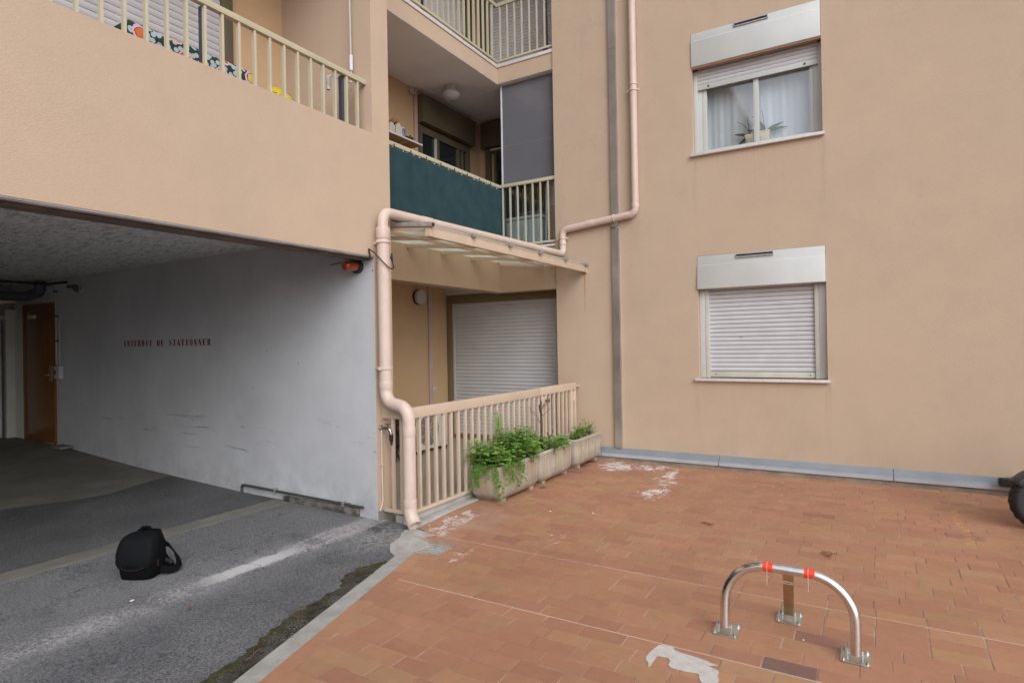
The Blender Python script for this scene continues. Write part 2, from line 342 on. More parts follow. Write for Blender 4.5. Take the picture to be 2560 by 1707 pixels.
t = NT('strip_concrete'); c = t.mix(t.ramp(t.noise(3, 5), .35, .7), (.15, .142, .115), (.215, .205, .17))
M['strip'] = t.fin(c, .85, t.bump(t.noise(80, 4), .3, .004), spec=.25)
t = NT('kerb_concrete'); c = t.mix(t.ramp(t.noise(7, 6, .7), .3, .7), (.30, .285, .255), (.47, .45, .41)); c = t.mix(t.ramp(t.noise(40, 3), .66, .72, 0, .7), c, (.10, .09, .08))
M['kerb'] = t.fin(c, .85, t.bump(t.noise(70, 5), .4, .006), spec=.25)
t = NT('moss_dirt'); c = t.mix(t.ramp(t.noise(12, 5), .4, .62), (.042, .034, .026), (.085, .076, .066)); gr = t.ramp(t.noise(110, 3, .7), .54, .62); c = t.mix(t.math('MULTIPLY', gr, t.ramp(t.noise(4, 3), .42, .58)), c, (.30, .285, .27))
xyz = t.sep(); q = t.math('SUBTRACT', xyz[1], t.math('ADD', t.math('MULTIPLY', xyz[0], .2867), 2.0232)); mo = t.math('MULTIPLY', t.ramp(t.math('ADD', q, t.math('MULTIPLY', t.math('SUBTRACT', t.noise(8, 5, .75), .5), .34)), .20, .30), t.ramp(t.noise(7, 3), .35, .5))
mo = t.math('MAXIMUM', mo, t.math('MULTIPLY', t.ramp(xyz[0], 3.05, 3.3), t.ramp(t.noise(30, 3), .35, .5))); c = t.mix(t.math('MULTIPLY', mo, .85), c, t.mix(t.ramp(t.noise(45, 3), .4, .6), (.042, .046, .018), (.095, .088, .026)))
M['moss'] = t.fin(c, .95, t.bump(t.noise(120, 4), .9, .012), spec=.1)

# terracotta paving tiles: tint per tile, efflorescence and splashes at fixed places
def pale_mask(t):
    n1 = t.noise(9, 6, .75, None, .6); n2 = t.noise(30, 5, .7)
    m = None
    for cx, cy, rx, ry, thr in ((7.30, 2.80, .36, .26, .515), (7.42, 2.40, .22, .3, .53), (7.1, 2.08, .42, .12, .53), (6.2, 1.98, .26, .14, .50), (6.75, 2.0, .5, .14, .56), (4.35, 3.22, .50, .18, .545), (3.68, 2.70, .2, .10, .555), (4.35, 2.25, .25, .12, .58), (5.2, 2.2, .5, .15, .62), (7.5, .2, .25, .5, .66)):
        e = t.math('MULTIPLY', t.math('SUBTRACT', t.blob(cx, cy, rx*1.25, ry*1.25, 1.), .75), .30); b = t.ramp(t.math('ADD', e, t.math('ADD', t.math('MULTIPLY', n1, .7), t.math('MULTIPLY', n2, .3))), thr+.01, thr+.05); b = t.math('MULTIPLY', b, t.ramp(t.blob(cx, cy, rx*1.6, ry*1.6, .6), .0, .3))
        m = b if m is None else t.math('MAXIMUM', m, b)
    return m
t = NT('terracotta_tiles'); at = t.n('ShaderNodeAttribute', attribute_name='tint'); c = at.outputs['Color']
f = t.math('ADD', t.ramp(t.noise(14, 5, .65), .3, .7, .92, 1.07), t.ramp(t.noise(1.1, 4), .35, .7, -.06, .06)); c = t.mix(1., c, t_grey(t, f), 'MULTIPLY')
c = t.mix(t.ramp(t.noise(55, 3), .70, .76, 0, .5), c, (.12, .075, .055))
pm = pale_mask(t); c = t.mix(t.math('MULTIPLY', pm, .85), c, (.70, .66, .63))
haz = t.math('MULTIPLY', t.blob(4.3, 3.15, .7, .35, .9), t.ramp(t.noise(4, 5), .35, .65, 0, .5)); c = t.mix(haz, c, (.42, .30, .25))
dk = t.math('MULTIPLY', t.blob(6.3, .85, .8, .5, .8), t.ramp(t.noise(5, 5, .7), .5, .7, 0, .3)); c = t.mix(dk, c, (.14, .075, .05))
yl = t.ramp(t.noise(22, 3, .6), .54, .60); ym = None
for cx, cy, rx, ry in ((7.1, 1.58, .3, .05), (7.5, -.58, .12, .05), (6.6, -.63, .5, .03), (5.9, -.66, .3, .04)):
    b = t.blob(cx, cy, rx, ry, .4); ym = b if ym is None else t.math('MAXIMUM', ym, b)
c = t.mix(t.math('MULTIPLY', t.math('MULTIPLY', ym, yl), .7), c, (.62, .36, .02))
M['tile'] = t.fin(c, t.ramp(t.noise(8), .3, .7, .42, .62), t.bump(t.noise(35, 4), .08, .004), spec=.45)
t = NT('tile_mortar'); n1 = t.noise(1.5, 5, .7); c = t.mix(t.ramp(n1, .42, .62), (.27, .165, .11), (.44, .32, .235)); c = t.mix(t.math('MULTIPLY', t.ramp(t.noise(1.9, 5, .7), .52, .60), .6), c, (.50, .41, .34))
xq = t.sep()[0]; sm = t.math('MAXIMUM', t.ramp(t.math('ABSOLUTE', t.math('SUBTRACT', xq, 4.001)), .012, .009), t.ramp(t.math('ABSOLUTE', t.math('SUBTRACT', xq, 3.126)), .012, .009)); c = t.mix(t.math('MULTIPLY', sm, .8), c, (.55, .47, .40))
pm = pale_mask(t); c = t.mix(pm, c, (.62, .58, .55))
M['mortar'] = t.fin(c, .9, t.bump(t.noise(90, 3), .3, .004), spec=.2)
t = NT('cement_splash'); c = t.mix(t.ramp(t.noise(16, 6, .7), .3, .7), (.47, .44, .40), (.62, .59, .545)); c = t.mix(t.ramp(t.noise(70, 2), .7, .74, 0, .8), c, (.12, .10, .09))
M['splash'] = t.fin(c, .9, t.bump(t.noise(60, 4), .3, .004), spec=.2)

# weathered exposed aggregate of the planters: yellow-green run marks
t = NT('planter_concrete'); xyz = t.sep()
c = t.mix(t.ramp(t.noise(6, 6, .7), .3, .7), (.36, .315, .245), (.50, .445, .365))
rn = t.ramp(t.noise(5, 3, .6, t.scale(t.pos, (5, 5, .25))), .45, .68); c = t.mix(t.math('MULTIPLY', rn, t.ramp(xyz[2], .40, .33, 0, .75)), c, (.36, .245, .10))
c = t.mix(t.math('MULTIPLY', t.ramp(xyz[2], .19, .03), t.ramp(t.noise(8, 5), .25, .55, 0, .75)), c, (.20, .155, .135))
c = t.mix(t.ramp(t.noise(120, 2), .68, .74, 0, .5), c, (.15, .13, .11))
M['planter'] = t.fin(c, .9, t.bump(t.noise(150, 4), .5, .005), spec=.2)

t = NT('door_wood'); g = t.noise(3, 6, .6, t.scale(t.pos, (6, 6, .4)), .5)
M['doorwood'] = t.fin(t.mix(g, (.14, .048, .010), (.26, .10, .022)), .25)

t = NT('green_netting'); wv = t.math('ADD', t.noise(5, 5, .6), t.math('MULTIPLY', t.noise(260, 2), .5))
c = t.mix(t.ramp(wv, .5, 1.0), (.017, .046, .051), (.033, .070, .075)); t.fin(c, .75, t.bump(t.noise(300, 2), .4, .003), spec=.2)
M['netting'] = t.m

# ribbed polycarbonate: partly see-through
t = NT('polycarbonate'); y = t.sep()[1]
t.fin((.30, .30, .325), .07, spec=1.); tp = t.n('ShaderNodeBsdfTransparent'); tp.inputs[0].default_value = (.66, .66, .70, 1)
ms = t.n('ShaderNodeMixShader'); rb = t.math('ABSOLUTE', t.math('SINE', t.math('MULTIPLY', y, 2*math.pi/.036))); t.l(t.ramp(rb, .95, .2, .50, .74), ms.inputs[0])
t.l(t.b.outputs[0], ms.inputs[1]); t.l(tp.outputs[0], ms.inputs[2]); t.l(ms.outputs[0], t.o.inputs[0]); M['poly'] = t.m

t = NT('clear_polycarbonate'); gl = t.n('ShaderNodeBsdfGlossy'); gl.inputs['Roughness'].default_value = .12; tp = t.n('ShaderNodeBsdfTransparent'); tp.inputs[0].default_value = (.86, .88, .88, 1)
ms = t.n('ShaderNodeMixShader'); ms.inputs[0].default_value = .10; t.l(tp.outputs[0], ms.inputs[1]); t.l(gl.outputs[0], ms.inputs[2]); t.l(ms.outputs[0], t.o.inputs[0]); M['poly_clear'] = t.m

t = NT('canopy_glazing'); c = t.mix(t.ramp(t.noise(3, 5), .35, .7), (.70, .69, .58), (.84, .84, .77)); t.fin(c, .4)
tr = t.n('ShaderNodeBsdfTranslucent'); t.l(c, tr.inputs[0]); ms = t.n('ShaderNodeMixShader'); ms.inputs[0].default_value = .86
t.l(t.b.outputs[0], ms.inputs[1]); t.l(tr.outputs[0], ms.inputs[2])
tp = t.n('ShaderNodeBsdfTransparent'); tp.inputs[0].default_value = (.86, .86, .80, 1); m2 = t.n('ShaderNodeMixShader'); m2.inputs[0].default_value = .60
t.l(ms.outputs[0], m2.inputs[1]); t.l(tp.outputs[0], m2.inputs[2]); t.l(m2.outputs[0], t.o.inputs[0]); M['glazing'] = t.m

t = NT('window_glass'); gl = t.n('ShaderNodeBsdfGlossy'); gl.inputs['Roughness'].default_value = .03; tp = t.n('ShaderNodeBsdfTransparent'); tp.inputs[0].default_value = (.93, .95, .95, 1)
ms = t.n('ShaderNodeMixShader'); ms.inputs[0].default_value = .12; t.l(tp.outputs[0], ms.inputs[1]); t.l(gl.outputs[0], ms.inputs[2]); t.l(ms.outputs[0], t.o.inputs[0]); M['glass'] = t.m
t = NT('sheer_curtain'); c = t.mix(t.ramp(t.noise(3, 3, .5, t.scale(t.pos, (1, 6, .2))), .35, .65), (.68, .70, .73), (.76, .77, .80)); M['curtain'] = t.fin(c, .9, spec=.1)

t = NT('floral_cotton')                    # big scalloped flowers on dark green, small pale rosettes between
x_ = t.sep(); cv = t.n('ShaderNodeCombineXYZ'); t.l(x_[0], cv.inputs[0]); t.l(x_[2], cv.inputs[1]); v = cv.outputs[0]; x = t.n('ShaderNodeTexVoronoi', voronoi_dimensions='2D'); x.inputs['Scale'].default_value = 6.6; t.l(v, x.inputs['Vector']); d, cr = x.outputs['Distance'], x.outputs['Color']
s3 = t.n('ShaderNodeSeparateColor'); t.l(cr, s3.inputs[0])
pet = t.math('ADD', d, t.math('MULTIPLY', t.noise(38, 2), .16))
flower = t.mix(t.ramp(pet, .435, .445), (.62, .42, .50), (.025, .045, .03)); flower = t.mix(t.ramp(pet, .335, .345), (.32, .05, .045), flower); flower = t.mix(t.ramp(pet, .295, .305), t.mix(t.ramp(s3.outputs[0], .45, .5), (.68, .45, .09), (.60, .16, .05)), flower)
x2 = t.n('ShaderNodeTexVoronoi', voronoi_dimensions='2D'); x2.inputs['Scale'].default_value = 24; t.l(v, x2.inputs['Vector'])
ros = t.mix(t.ramp(x2.outputs['Distance'], .40, .44), (.40, .46, .47), (.025, .045, .03)); c = t.mix(t.ramp(pet, .445, .455), flower, ros)
M['floral'] = t.fin(c, .85, spec=.2)
# ------------------------------------------------------------------ ground, driveway, kerb, tiles
def hz(x, y):                              # height of the asphalt
    tab = ((-50, -.05), (2.6, -.035), (3.0, -.025), (3.4, .012), (3.8, .042), (4.5, .066), (5.75, .082), (6.6, .112), (7.6, .145), (8.66, .205), (9.73, .272), (11.8, .33))
    for (a, b), (c_, d) in zip(tab, tab[1:]):
        if y <= c_: h = b + (d-b)*(y-a)/(c_-a); break
    else: h = tab[-1][1]
    return h - .045*math.exp(-(((x-3.75)/.28)**2 + ((y-3.05)/.22)**2)) - (.06 if abs(x-3.755) < .13 and abs(y-2.995) < .14 else 0)
def L1(x): return 2.547 + .2867*(x-1.827)  # edge between kerb and tiles
def sheet(xs, ys, zf, keep=None):
    m = MB(); nx, ny = len(xs), len(ys); m.v = [(x, y, zf(x, y)) for y in ys for x in xs]
    m.f = [(j*nx+i, j*nx+i+1, (j+1)*nx+i+1, (j+1)*nx+i) for j in range(ny-1) for i in range(nx-1)]
    return m
fr = lambda a, b, n: [a+(b-a)*i/n for i in range(n+1)]
m = MB(); m.add([(-300,-300,-.2),(300,-300,-.2),(300,300,-.2),(-300,300,-.2)], [(0,1,2,3)])
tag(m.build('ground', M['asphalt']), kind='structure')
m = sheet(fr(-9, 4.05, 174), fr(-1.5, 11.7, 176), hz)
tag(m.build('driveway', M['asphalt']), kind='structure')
xs = fr(-9, 3.58, 80); m = MB()            # kerb: slab between driveway and tiles
for i, x in enumerate(xs):
    y = L1(x); wv = .006*mnoise.noise((x*5, 1, 0))
    m.v += [(x, y-.002, -.08), (x, y-.002, .002), (x-.035, y+.122+wv, -.008), (x-.037, y+.128+wv, -.08)]
for i in range(len(xs)-1):
    for k in range(3): m.f.append((i*4+k, i*4+k+1, i*4+k+5, i*4+k+4))
n = len(xs)-1; m.f += [(0, 3, 2, 1), (n*4, n*4+1, n*4+2, n*4+3)]
tag(m.build('kerb', M['kerb']), kind='structure')
# dirt and moss lying against the kerb
m = MB(); xs = fr(-3, 3.45, 640); ts = fr(0, 1, 12)
for x in xs:
    for q in ts:
        wd = (.20 + .07*mnoise.noise((x*1.9, 3, 0)) + .05*mnoise.noise((x*6, 4, 0)) + .03*mnoise.noise((x*19, 6, 0)))*min(1, (3.47-x)/.25); X = x-.035-q*wd*.28; Y = L1(x)+.115+q*wd
        e = mnoise.noise((X*14, Y*14, 2))*.5+mnoise.noise((X*45, Y*45, 7))*.35
        m.v.append((X, Y, hz(X, Y) + .012*(1-q**1.5) - .004*(q > .8) + .012*e*(1-.3*q)-.001))
nx = len(ts)
m.f = [(i*nx+j, i*nx+j+1, (i+1)*nx+j+1, (i+1)*nx+j) for i in range(len(xs)-1) for j in range(nx-1)]
tag(m.build('moss', M['moss']), 'strip of brown dirt and green moss along the concrete kerb', 'moss', kind='stuff')
# smooth concrete strip crossing the garage mouth, and the poured slab deeper inside
m = sheet(fr(-8, 3.985, 480), fr(4.95, 5.19, 12), lambda x, y: hz(x, y)+.004 + .003*mnoise.noise((x*9, y*14, 1)) - .007*max(0, abs(y-5.07)-.10)/.025)
tag(m.build('concrete_strip', M['strip']), kind='structure')
m = MB(); poly = [(-8, 7.3), (1.2, 7.25), (2.2, 7.05), (2.62, 6.93), (2.9, 6.80), (3.2, 6.78), (3.6, 6.93), (3.985, 7.05)]
def slabedge(x):
    for (a, b), (c_, d) in zip(poly, poly[1:]):
        if x <= c_: return b+(d-b)*(x-a)/(c_-a)
    return poly[-1][1]
xs = fr(-8, 3.985, 90)
m.v = [(x, slabedge(x)+(11.6-slabedge(x))*q, 0) for q in fr(0, 1, 26) for x in xs]; m.v = [(x, y, hz(x, y)+.005) for x, y, z in m.v]
nx = len(xs); m.f = [(j*nx+i, j*nx+i+1, (j+1)*nx+i+1, (j+1)*nx+i) for j in range(26) for i in range(nx-1)]
tag(m.build('garage_slab', M['strip']), kind='structure')

# terracotta tiles: every tile a thin block, on a mortar bed
def zt(x, y):
    s = lambda q: max(0, min(1, q))**2*(3-2*max(0, min(1, q)))
    return .028*s((y-2.3)/.8)*s((7.5-x)/1.2)*s((x-3.95)/.8)
def ytop(x): return L1(x)-.001 if x < 3.60 else (2.855 if x < 3.86 else 3.425)
def clip(poly, a, b, c_):                  # keep a*x+b*y<=c
    o = []
    for p, q in zip(poly, poly[1:]+poly[:1]):
        dp, dq = a*p[0]+b*p[1]-c_, a*q[0]+b*q[1]-c_
        if dp <= 0: o.append(p)
        if dp*dq < 0: f = dp/(dp-dq); o.append((p[0]+(q[0]-p[0])*f, p[1]+(q[1]-p[1])*f))
    return o
palette0 = [(0.385,0.175,0.102)]*6 + [(0.397,0.195,0.105)]*4 + [(0.356,0.151,0.093)]*4 + [(0.408,0.218,0.114)]*4 + [(0.333,0.139,0.089)]*2 + [(0.380,0.230,0.112)]*2
pa = (.405, .205, .117); palette = [tuple(a+(b-a)*.45 for a, b in zip(pa, q)) for q in palette0]
m = MB(); tints = []; rows = 110; off0 = 0
tr = random.Random(11)
def emit_tile(q, cx, ym):
    if len(q) < 3: return
    ar = abs(sum(a[0]*b[1]-b[0]*a[1] for a, b in zip(q, q[1:]+q[:1])))/2
    if ar < .0004: return
    dz = tr.uniform(-.0007, .0007); tl = tr.uniform(-.003, .003); n = len(q); base = len(m.v)
    cxm = sum(p[0] for p in q)/n; cym = sum(p[1] for p in q)/n
    top = [(p[0]+(cxm-p[0])*.012, p[1]+(cym-p[1])*.012, zt(*p)+dz+tl*(p[1]-cym)) for p in q]
    mid = [(p[0], p[1], zt(*p)+dz-.0006) for p in q]; bot = [(p[0], p[1], zt(*p)-.014) for p in q]
    m.v += top+mid+bot; fs = [tuple(base+k for k in range(n))]
    for lv in (0, 1):
        for k in range(n): fs.append((base+lv*n+k, base+(lv+1)*n+k, base+(lv+1)*n+(k+1) % n, base+lv*n+(k+1) % n))
    m.f += fs
    cc = (.29,.14,.10) if tr.random() < .010 else tr.choice(palette)
    if 3.12 < cx < 3.25 and .2 < ym < .5 and abs(ym-.37) < .12: cc = (.20,.11,.09)
    k = tr.uniform(.95, 1.05); tints.extend([(cc[0]*k, cc[1]*k, cc[2]*k, 1)]*len(fs))
for i in range(-90, 30):
    x0 = 3.876+.125*i; x1 = x0+.125; g = .0028+.0012*tr.random(); off = tr.choice((0, .06, .122, .18, .09))+tr.uniform(-.01, .01)
    if x1 < -6 or x0 > 7.69: continue
    seam = .006 if any(abs(e-x0) < .01 for e in (4.001, 3.126)) else g; seam2 = .006 if any(abs(e-x1) < .01 for e in (4.001, 3.126)) else g
    for j in range(-30, 20):
        y0 = j*.245+off; y1 = y0+.245; cx = (x0+x1)/2
        gy = .003+.0015*tr.random(); q = [(x0+seam, y0+gy), (x1-seam2, y0+gy), (x1-seam2, y1-gy), (x0+seam, y1-gy)]
        q = clip(q, 1, 0, 7.69)
        if not q: continue
        if x1 <= 3.60 or x0 < 3.58: q = clip(q, -.2867, 1, 2.547-.2867*1.827-.1135)
        elif x0 < 3.85: q = clip(q, 0, 1, 2.855)
        else: q = clip(q, 0, 1, 3.425)
        emit_tile(q, cx, (y0+y1)/2)
cd_, sd2 = math.cos(math.atan(.2867)), math.sin(math.atan(.2867)); s0 = -8.6
while s0 < 1.85:                           # border course along the kerb
    q = []
    for a, b in ((.003, .104), (.242, .104), (.242, .003), (.003, .003)):
        u = s0+a; q.append((1.827+u*cd_+b*sd2, 2.545+u*sd2-b*cd_))
    q = clip(q, 1, 0, 3.598)
    if q: emit_tile(q, q[0][0], q[0][1])
    s0 += .245
o = m.build('tile_paving', M['tile'], smooth=False)
ca = o.data.color_attributes.new('tint', 'FLOAT_COLOR', 'CORNER'); buf = []
for p, tcol in zip(o.data.polygons, tints): buf += list(tcol)*p.loop_total
ca.data.foreach_set('color', buf); tag(o, kind='structure')
m = MB()                                   # mortar bed with the visible riser above the drain
ysn = fr(0, 1, 40)
for x in [-6+i*.1 for i in range(99)]+[3.60, 3.6001, 3.86, 3.8601] + [3.9+.1*i for i in range(39)]: pass
def strip_bed(xs):
    b = len(m.v)
    for x in xs:
        yt = 3.425 if xs[0] > 3.85 else (2.857 if xs[0] > 3.59 else L1(x))
        m.v += [(x, -7.5+(yt+7.5)*q, zt(x, -7.5+(yt+7.5)*q)-.0024) for q in ysn] + [(x, yt, -.09)]
    k = len(ysn)+1
    for i in range(len(xs)-1):
        for j in range(k-1): m.f.append((b+i*k+j, b+(i+1)*k+j, b+(i+1)*k+j+1, b+i*k+j+1))
strip_bed(fr(-6, 3.5999, 60)); strip_bed(fr(3.60, 3.8599, 3)); strip_bed(fr(3.86, 7.70, 30))
m.add([(3.86, 2.857, .012), (3.86, 3.425, .025), (3.86, 3.425, -.09), (3.86, 2.857, -.09)], [(0,1,2,3)])
tag(m.build('mortar_bed', M['mortar'], smooth=False), kind='structure')
# sill under the gate and terrace floor behind it
m = MB(); m.box(4.05, 7.715, 3.428, 3.535, -.08, .034); tag(m.build('gate_sill', M['kerb'], bevel=.006), kind='structure')
m = MB(); m.box(4.06, 7.715, 3.536, 3.66, -.08, .088); tag(m.build('gate_upstand', M['concrete'], bevel=.006), kind='structure')
t = NT('terrace_tiles'); bk = t.n('ShaderNodeTexBrick'); bk.offset = 0; bk.inputs['Scale'].default_value = 1; bk.inputs['Brick Width'].default_value = .3; bk.inputs['Row Height'].default_value = .3
bk.inputs['Mortar Size'].default_value = .004; bk.inputs['Color1'].default_value = (.34, .31, .25, 1); bk.inputs['Color2'].default_value = (.37, .335, .27, 1); bk.inputs['Mortar'].default_value = (.2, .18, .15, 1); t.l(t.pos, bk.inputs[0])
m = MB(); m.box(4.212, 9.3, 3.661, 6.4, -.08, .05); tag(m.build('terrace_floor', t.fin(t.mix(t.ramp(t.noise(2, 5), .3, .7, 0, .3), bk.outputs[0], (.28, .25, .2)), .5)), kind='structure')
# concrete apron poured round the drain
m = MB(); ap = [(3.44, 3.03), (3.52, 3.24), (3.62, 3.33), (3.78, 3.37), (3.9, 3.42), (3.99, 3.40), (3.99, 3.12), (3.86, 3.114), (3.646, 3.114), (3.646, 2.86), (3.60, 2.86), (3.45, 2.88)]
m.v = [(a, b, hz(a, b)+.012+(.012 if a > 3.85 else 0)) for a, b in ap]+[(3.63, 3.15, hz(3.63, 3.15)+.014)]; m.f = [(i, (i+1) % len(ap), len(ap)) for i in range(len(ap))]
m.v += [(a, b, -.12) for a, b in ap]; k = len(ap); m.f += [(i, (i+1) % k, k+1+(i+1) % k, k+1+i) for i in range(k)]
tag(m.build('drain_apron', M['kerb']), kind='structure')

# ------------------------------------------------------------------ the building
B = thing('apartment_building', 'peach rendered apartment block with balconies, garage mouth and shuttered windows', 'building', (0, 0, 0))
def part(name, m, mat, parent=None, **k): return m.build(name, mat, parent or B, **k)
def wall_x(xf, xb, y0, y1, z0, z1, holes):
    ys = sorted({y0, y1, *[h[0] for h in holes], *[h[1] for h in holes]}); zs = sorted({z0, z1, *[h[2] for h in holes], *[h[3] for h in holes]})
    solid = lambda i, j: 0 <= i < len(ys)-1 and 0 <= j < len(zs)-1 and not any(h[0]-1e-6 < ys[i] and ys[i+1] < h[1]+1e-6 and h[2]-1e-6 < zs[j] and zs[j+1] < h[3]+1e-6 for h in holes)
    m = MB()
    for i in range(len(ys)-1):
        for j in range(len(zs)-1):
            if not solid(i, j): continue
            a, b, c_, d = ys[i], ys[i+1], zs[j], zs[j+1]
            m.add([(xf,a,c_),(xf,b,c_),(xf,b,d),(xf,a,d)], [(0,1,2,3)]); m.add([(xb,a,c_),(xb,b,c_),(xb,b,d),(xb,a,d)], [(3,2,1,0)])
            for di, dj, q in ((-1,0,((a,c_),(a,d))), (1,0,((b,c_),(b,d))), (0,-1,((a,c_),(b,c_))), (0,1,((a,d),(b,d)))):
                if not solid(i+di, j+dj):
                    (p, r), (s_, u) = q; m.add([(xf,p,r),(xb,p,r),(xb,s_,u),(xf,s_,u)], [(0,1,2,3)])
    return m
FB = 7.72; UP = (.42, 1.885, 3.955, 5.475); LO = (.415, 1.855, 1.122, 2.66)
m = wall_x(FB, FB+.3, -12, 3.845, .165, 9.8, [UP, LO]); part('window_wall', m, M['stucco_front'], smooth=False)
m = MB(); m.box(-9, 3.99, 3.8, 3.96, 2.405, 3.508); part('parapet_wall', m, M['stucco'], smooth=False)
m = MB(); m.box(-9, 3.987, 3.806, 3.99, 2.385, 2.404); m.box(-9, 3.986, 3.86, 3.99, 2.375, 2.384); part('lintel_soffit', m, M['lintel_dark'], smooth=False)
m = MB(); m.box(-9, 3.986, 3.803, 3.835, 2.394, 2.4045); part('lintel_edge', m, M['lintel'], smooth=False)
m = MB(); m.box(3.99, 4.21, 3.8, 6.1, .12, 9.8); part('pier', m, M['stucco'], smooth=False)
m = MB(); m.box(3.996, 4.2, 3.806, 4.4, -.1, .118); part('pier_plinth', m, M['concrete_dark'], smooth=False)
m = MB(); m.box(3.987, 4.1, 3.808, 11.6, -.1, 2.64); part('garage_side_wall', m, M['garage_wall'], smooth=False)
m = MB(); m.box(-9, 3.986, 3.992, 11.6, 2.62, 2.845); part('garage_ceiling', m, M['woodwool'], smooth=False)
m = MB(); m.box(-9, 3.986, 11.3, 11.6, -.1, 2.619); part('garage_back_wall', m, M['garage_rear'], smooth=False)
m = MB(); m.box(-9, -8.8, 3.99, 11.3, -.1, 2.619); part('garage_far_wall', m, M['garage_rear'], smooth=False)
m = MB(); m.box(-9, 3.989, 3.962, 5.2, 2.847, 2.90); part('balcony_floor', m, M['concrete'], smooth=False)
m = MB(); m.box(-9, 3.989, 4.985, 5.2, 2.902, 5.549); part('balcony_back_wall', m, M['inner_stucco'], smooth=False)
m = MB(); m.box(-9, 3.99, 3.8, 5.2, 5.55, 6.30); part('upper_parapet', m, M['stucco'], smooth=False)
m = MB(); m.box(-9, 3.989, 5.0, 5.2, 6.301, 9.8); part('top_wall', m, M['stucco'], smooth=False)
# recess between the two wings: first floor slab, beams and walls
m = MB(); m.box(4.212, 7.95, 4.80, 5.0, 2.38, 2.995); m.box(7.75, 7.95, 3.847, 4.799, 2.38, 2.995); part('terrace_beam', m, M['stucco_streak'], smooth=False)
m = MB(); m.box(4.212, 9.3, 5.001, 6.4, 2.55, 2.99); m.box(7.951, 9.3, 3.5, 5.0, 2.55, 2.99); part('terrace_ceiling', m, M['ceil'], smooth=False)
m = MB(); m.box(4.212, 7.78, 4.775, 5.0, 2.997, 3.03); m.box(7.725, 7.95, 3.847, 4.774, 2.997, 3.03); part('slab_edge', m, M['stone'], bevel=.004)
m = MB(); m.box(4.212, 8.10, 6.10, 6.3, .05, 2.549); part('terrace_wall', m, M['inner_stucco'], smooth=False)
m = MB(); m.box(8.16, 8.4, 3.5, 6.5, .05, 2.549); part('terrace_door_wall', m, M['inner_stucco'], smooth=False)
m = MB(); m.box(8.07, 8.158, 3.846, 6.099, 2.425, 2.549); part('door_lintel', m, M['lamp_white'], smooth=False)
m = MB(); m.box(4.212, 9.2, 5.97, 6.2, 2.995, 5.549); m.box(4.212, 9.2, 5.97, 6.2, 5.85, 8.3); part('loggia_wall', m, M['inner_stucco'], smooth=False)
m = MB(); m.box(8.98, 9.2, 3.3, 5.969, 2.995, 5.549); m.box(8.98, 9.2, 3.3, 5.969, 5.85, 8.3); part('loggia_side_wall', m, M['inner_stucco'], smooth=False)
m = MB(); m.box(8.03, 9.2, 3.1, 3.299, 2.995, 8.3); part('loggia_end_wall', m, M['inner_stucco'], smooth=False)
m = MB(); m.box(4.212, 9.3, 4.80, 6.4, 5.556, 5.785); m.box(7.75, 9.3, 3.5, 4.799, 5.556, 5.785); part('upper_slab', m, M['stucco'], smooth=False)
m = MB(); m.box(4.212, 9.2, 4.803, 5.969, 5.5495, 5.5555); m.box(7.753, 9.2, 3.5, 4.8025, 5.5495, 5.5555); part('loggia_ceiling', m, M['ceil'], smooth=False)
m = MB(); m.box(4.212, 7.85, 4.785, 4.95, 5.787, 5.835); m.box(7.735, 7.9, 3.847, 4.784, 5.787, 5.835); part('upper_slab_edge', m, M['stone'], bevel=.004)
m = MB(); m.box(4.212, 9.3, 4.80, 6.4, 8.31, 8.6); m.box(7.75, 9.3, 3.5, 4.799, 8.31, 8.6); part('top_slab', m, M['stucco'], smooth=False)
m = MB(); m.box(-9, 13, 11.601, 11.8, -.1, 9.8); m.box(13.001, 13.2, -12, 11.8, -.1, 9.8); m.box(-9.2, -9.001, 3.8, 11.8, -.1, 9.8); m.box(8.03, 13, -12.2, -12.001, -.1, 9.8); part('rear_wall', m, M['stucco'], smooth=False)
m = MB(); m.box(-9.2, 4.21, 3.8, 11.8, 9.81, 10); m.box(4.211, 13.2, 4.8, 11.8, 9.81, 10); m.box(7.72, 13.2, -12.2, 4.799, 9.81, 10); part('roof', m, M['concrete'], smooth=False)
# joint lines on the loggia ceiling
m = MB(); m.bar((7.89, 4.83, 5.548), (7.92, 5.96, 5.548), .03, .004); m.bar((7.32, 5.93, 5.548), (8.95, 5.95, 5.548), .03, .004); m.bar((7.44, 5.45, 5.548), (7.47, 5.93, 5.548), .03, .004); part('ceiling_joint', m, M['ceil_line'])
# metal base moulding of the window wall
m = MB(); prof = [(FB+.05, .0), (7.665, .0), (7.66, .035), (FB+.05, .035)]
m.prism([(7.650, -.02), (7.648, .0505), (7.78, .0505), (7.78, -.02)], lambda a, b, h: (a, -12+h, b), 15.83); part('base_strip', m, M['base_brown'])
m = MB()
for y0, y1 in ((-12, -4.1), (-4.095, -.2), (-.195, 1.62), (1.625, 3.16), (3.165, 3.845)):
    m.prism([(7.630, .054), (7.627, .098), (7.635, .104), (7.694, .115), (7.700, .168), (7.78, .168), (7.78, .054)], lambda a, b, h, y=y0: (a, y+h, b), y1-y0)
part('base_moulding', m, M['flash'], ang=20)
m = MB()
for y0, y1 in ((-12, -4.1), (-4.095, -.2), (-.195, 1.62), (1.625, 3.16), (3.165, 3.845)): m.box(7.6245, 7.6285, y0+.002, y1-.002, .056, .096)
part('moulding_lip', m, M['flash_light'])

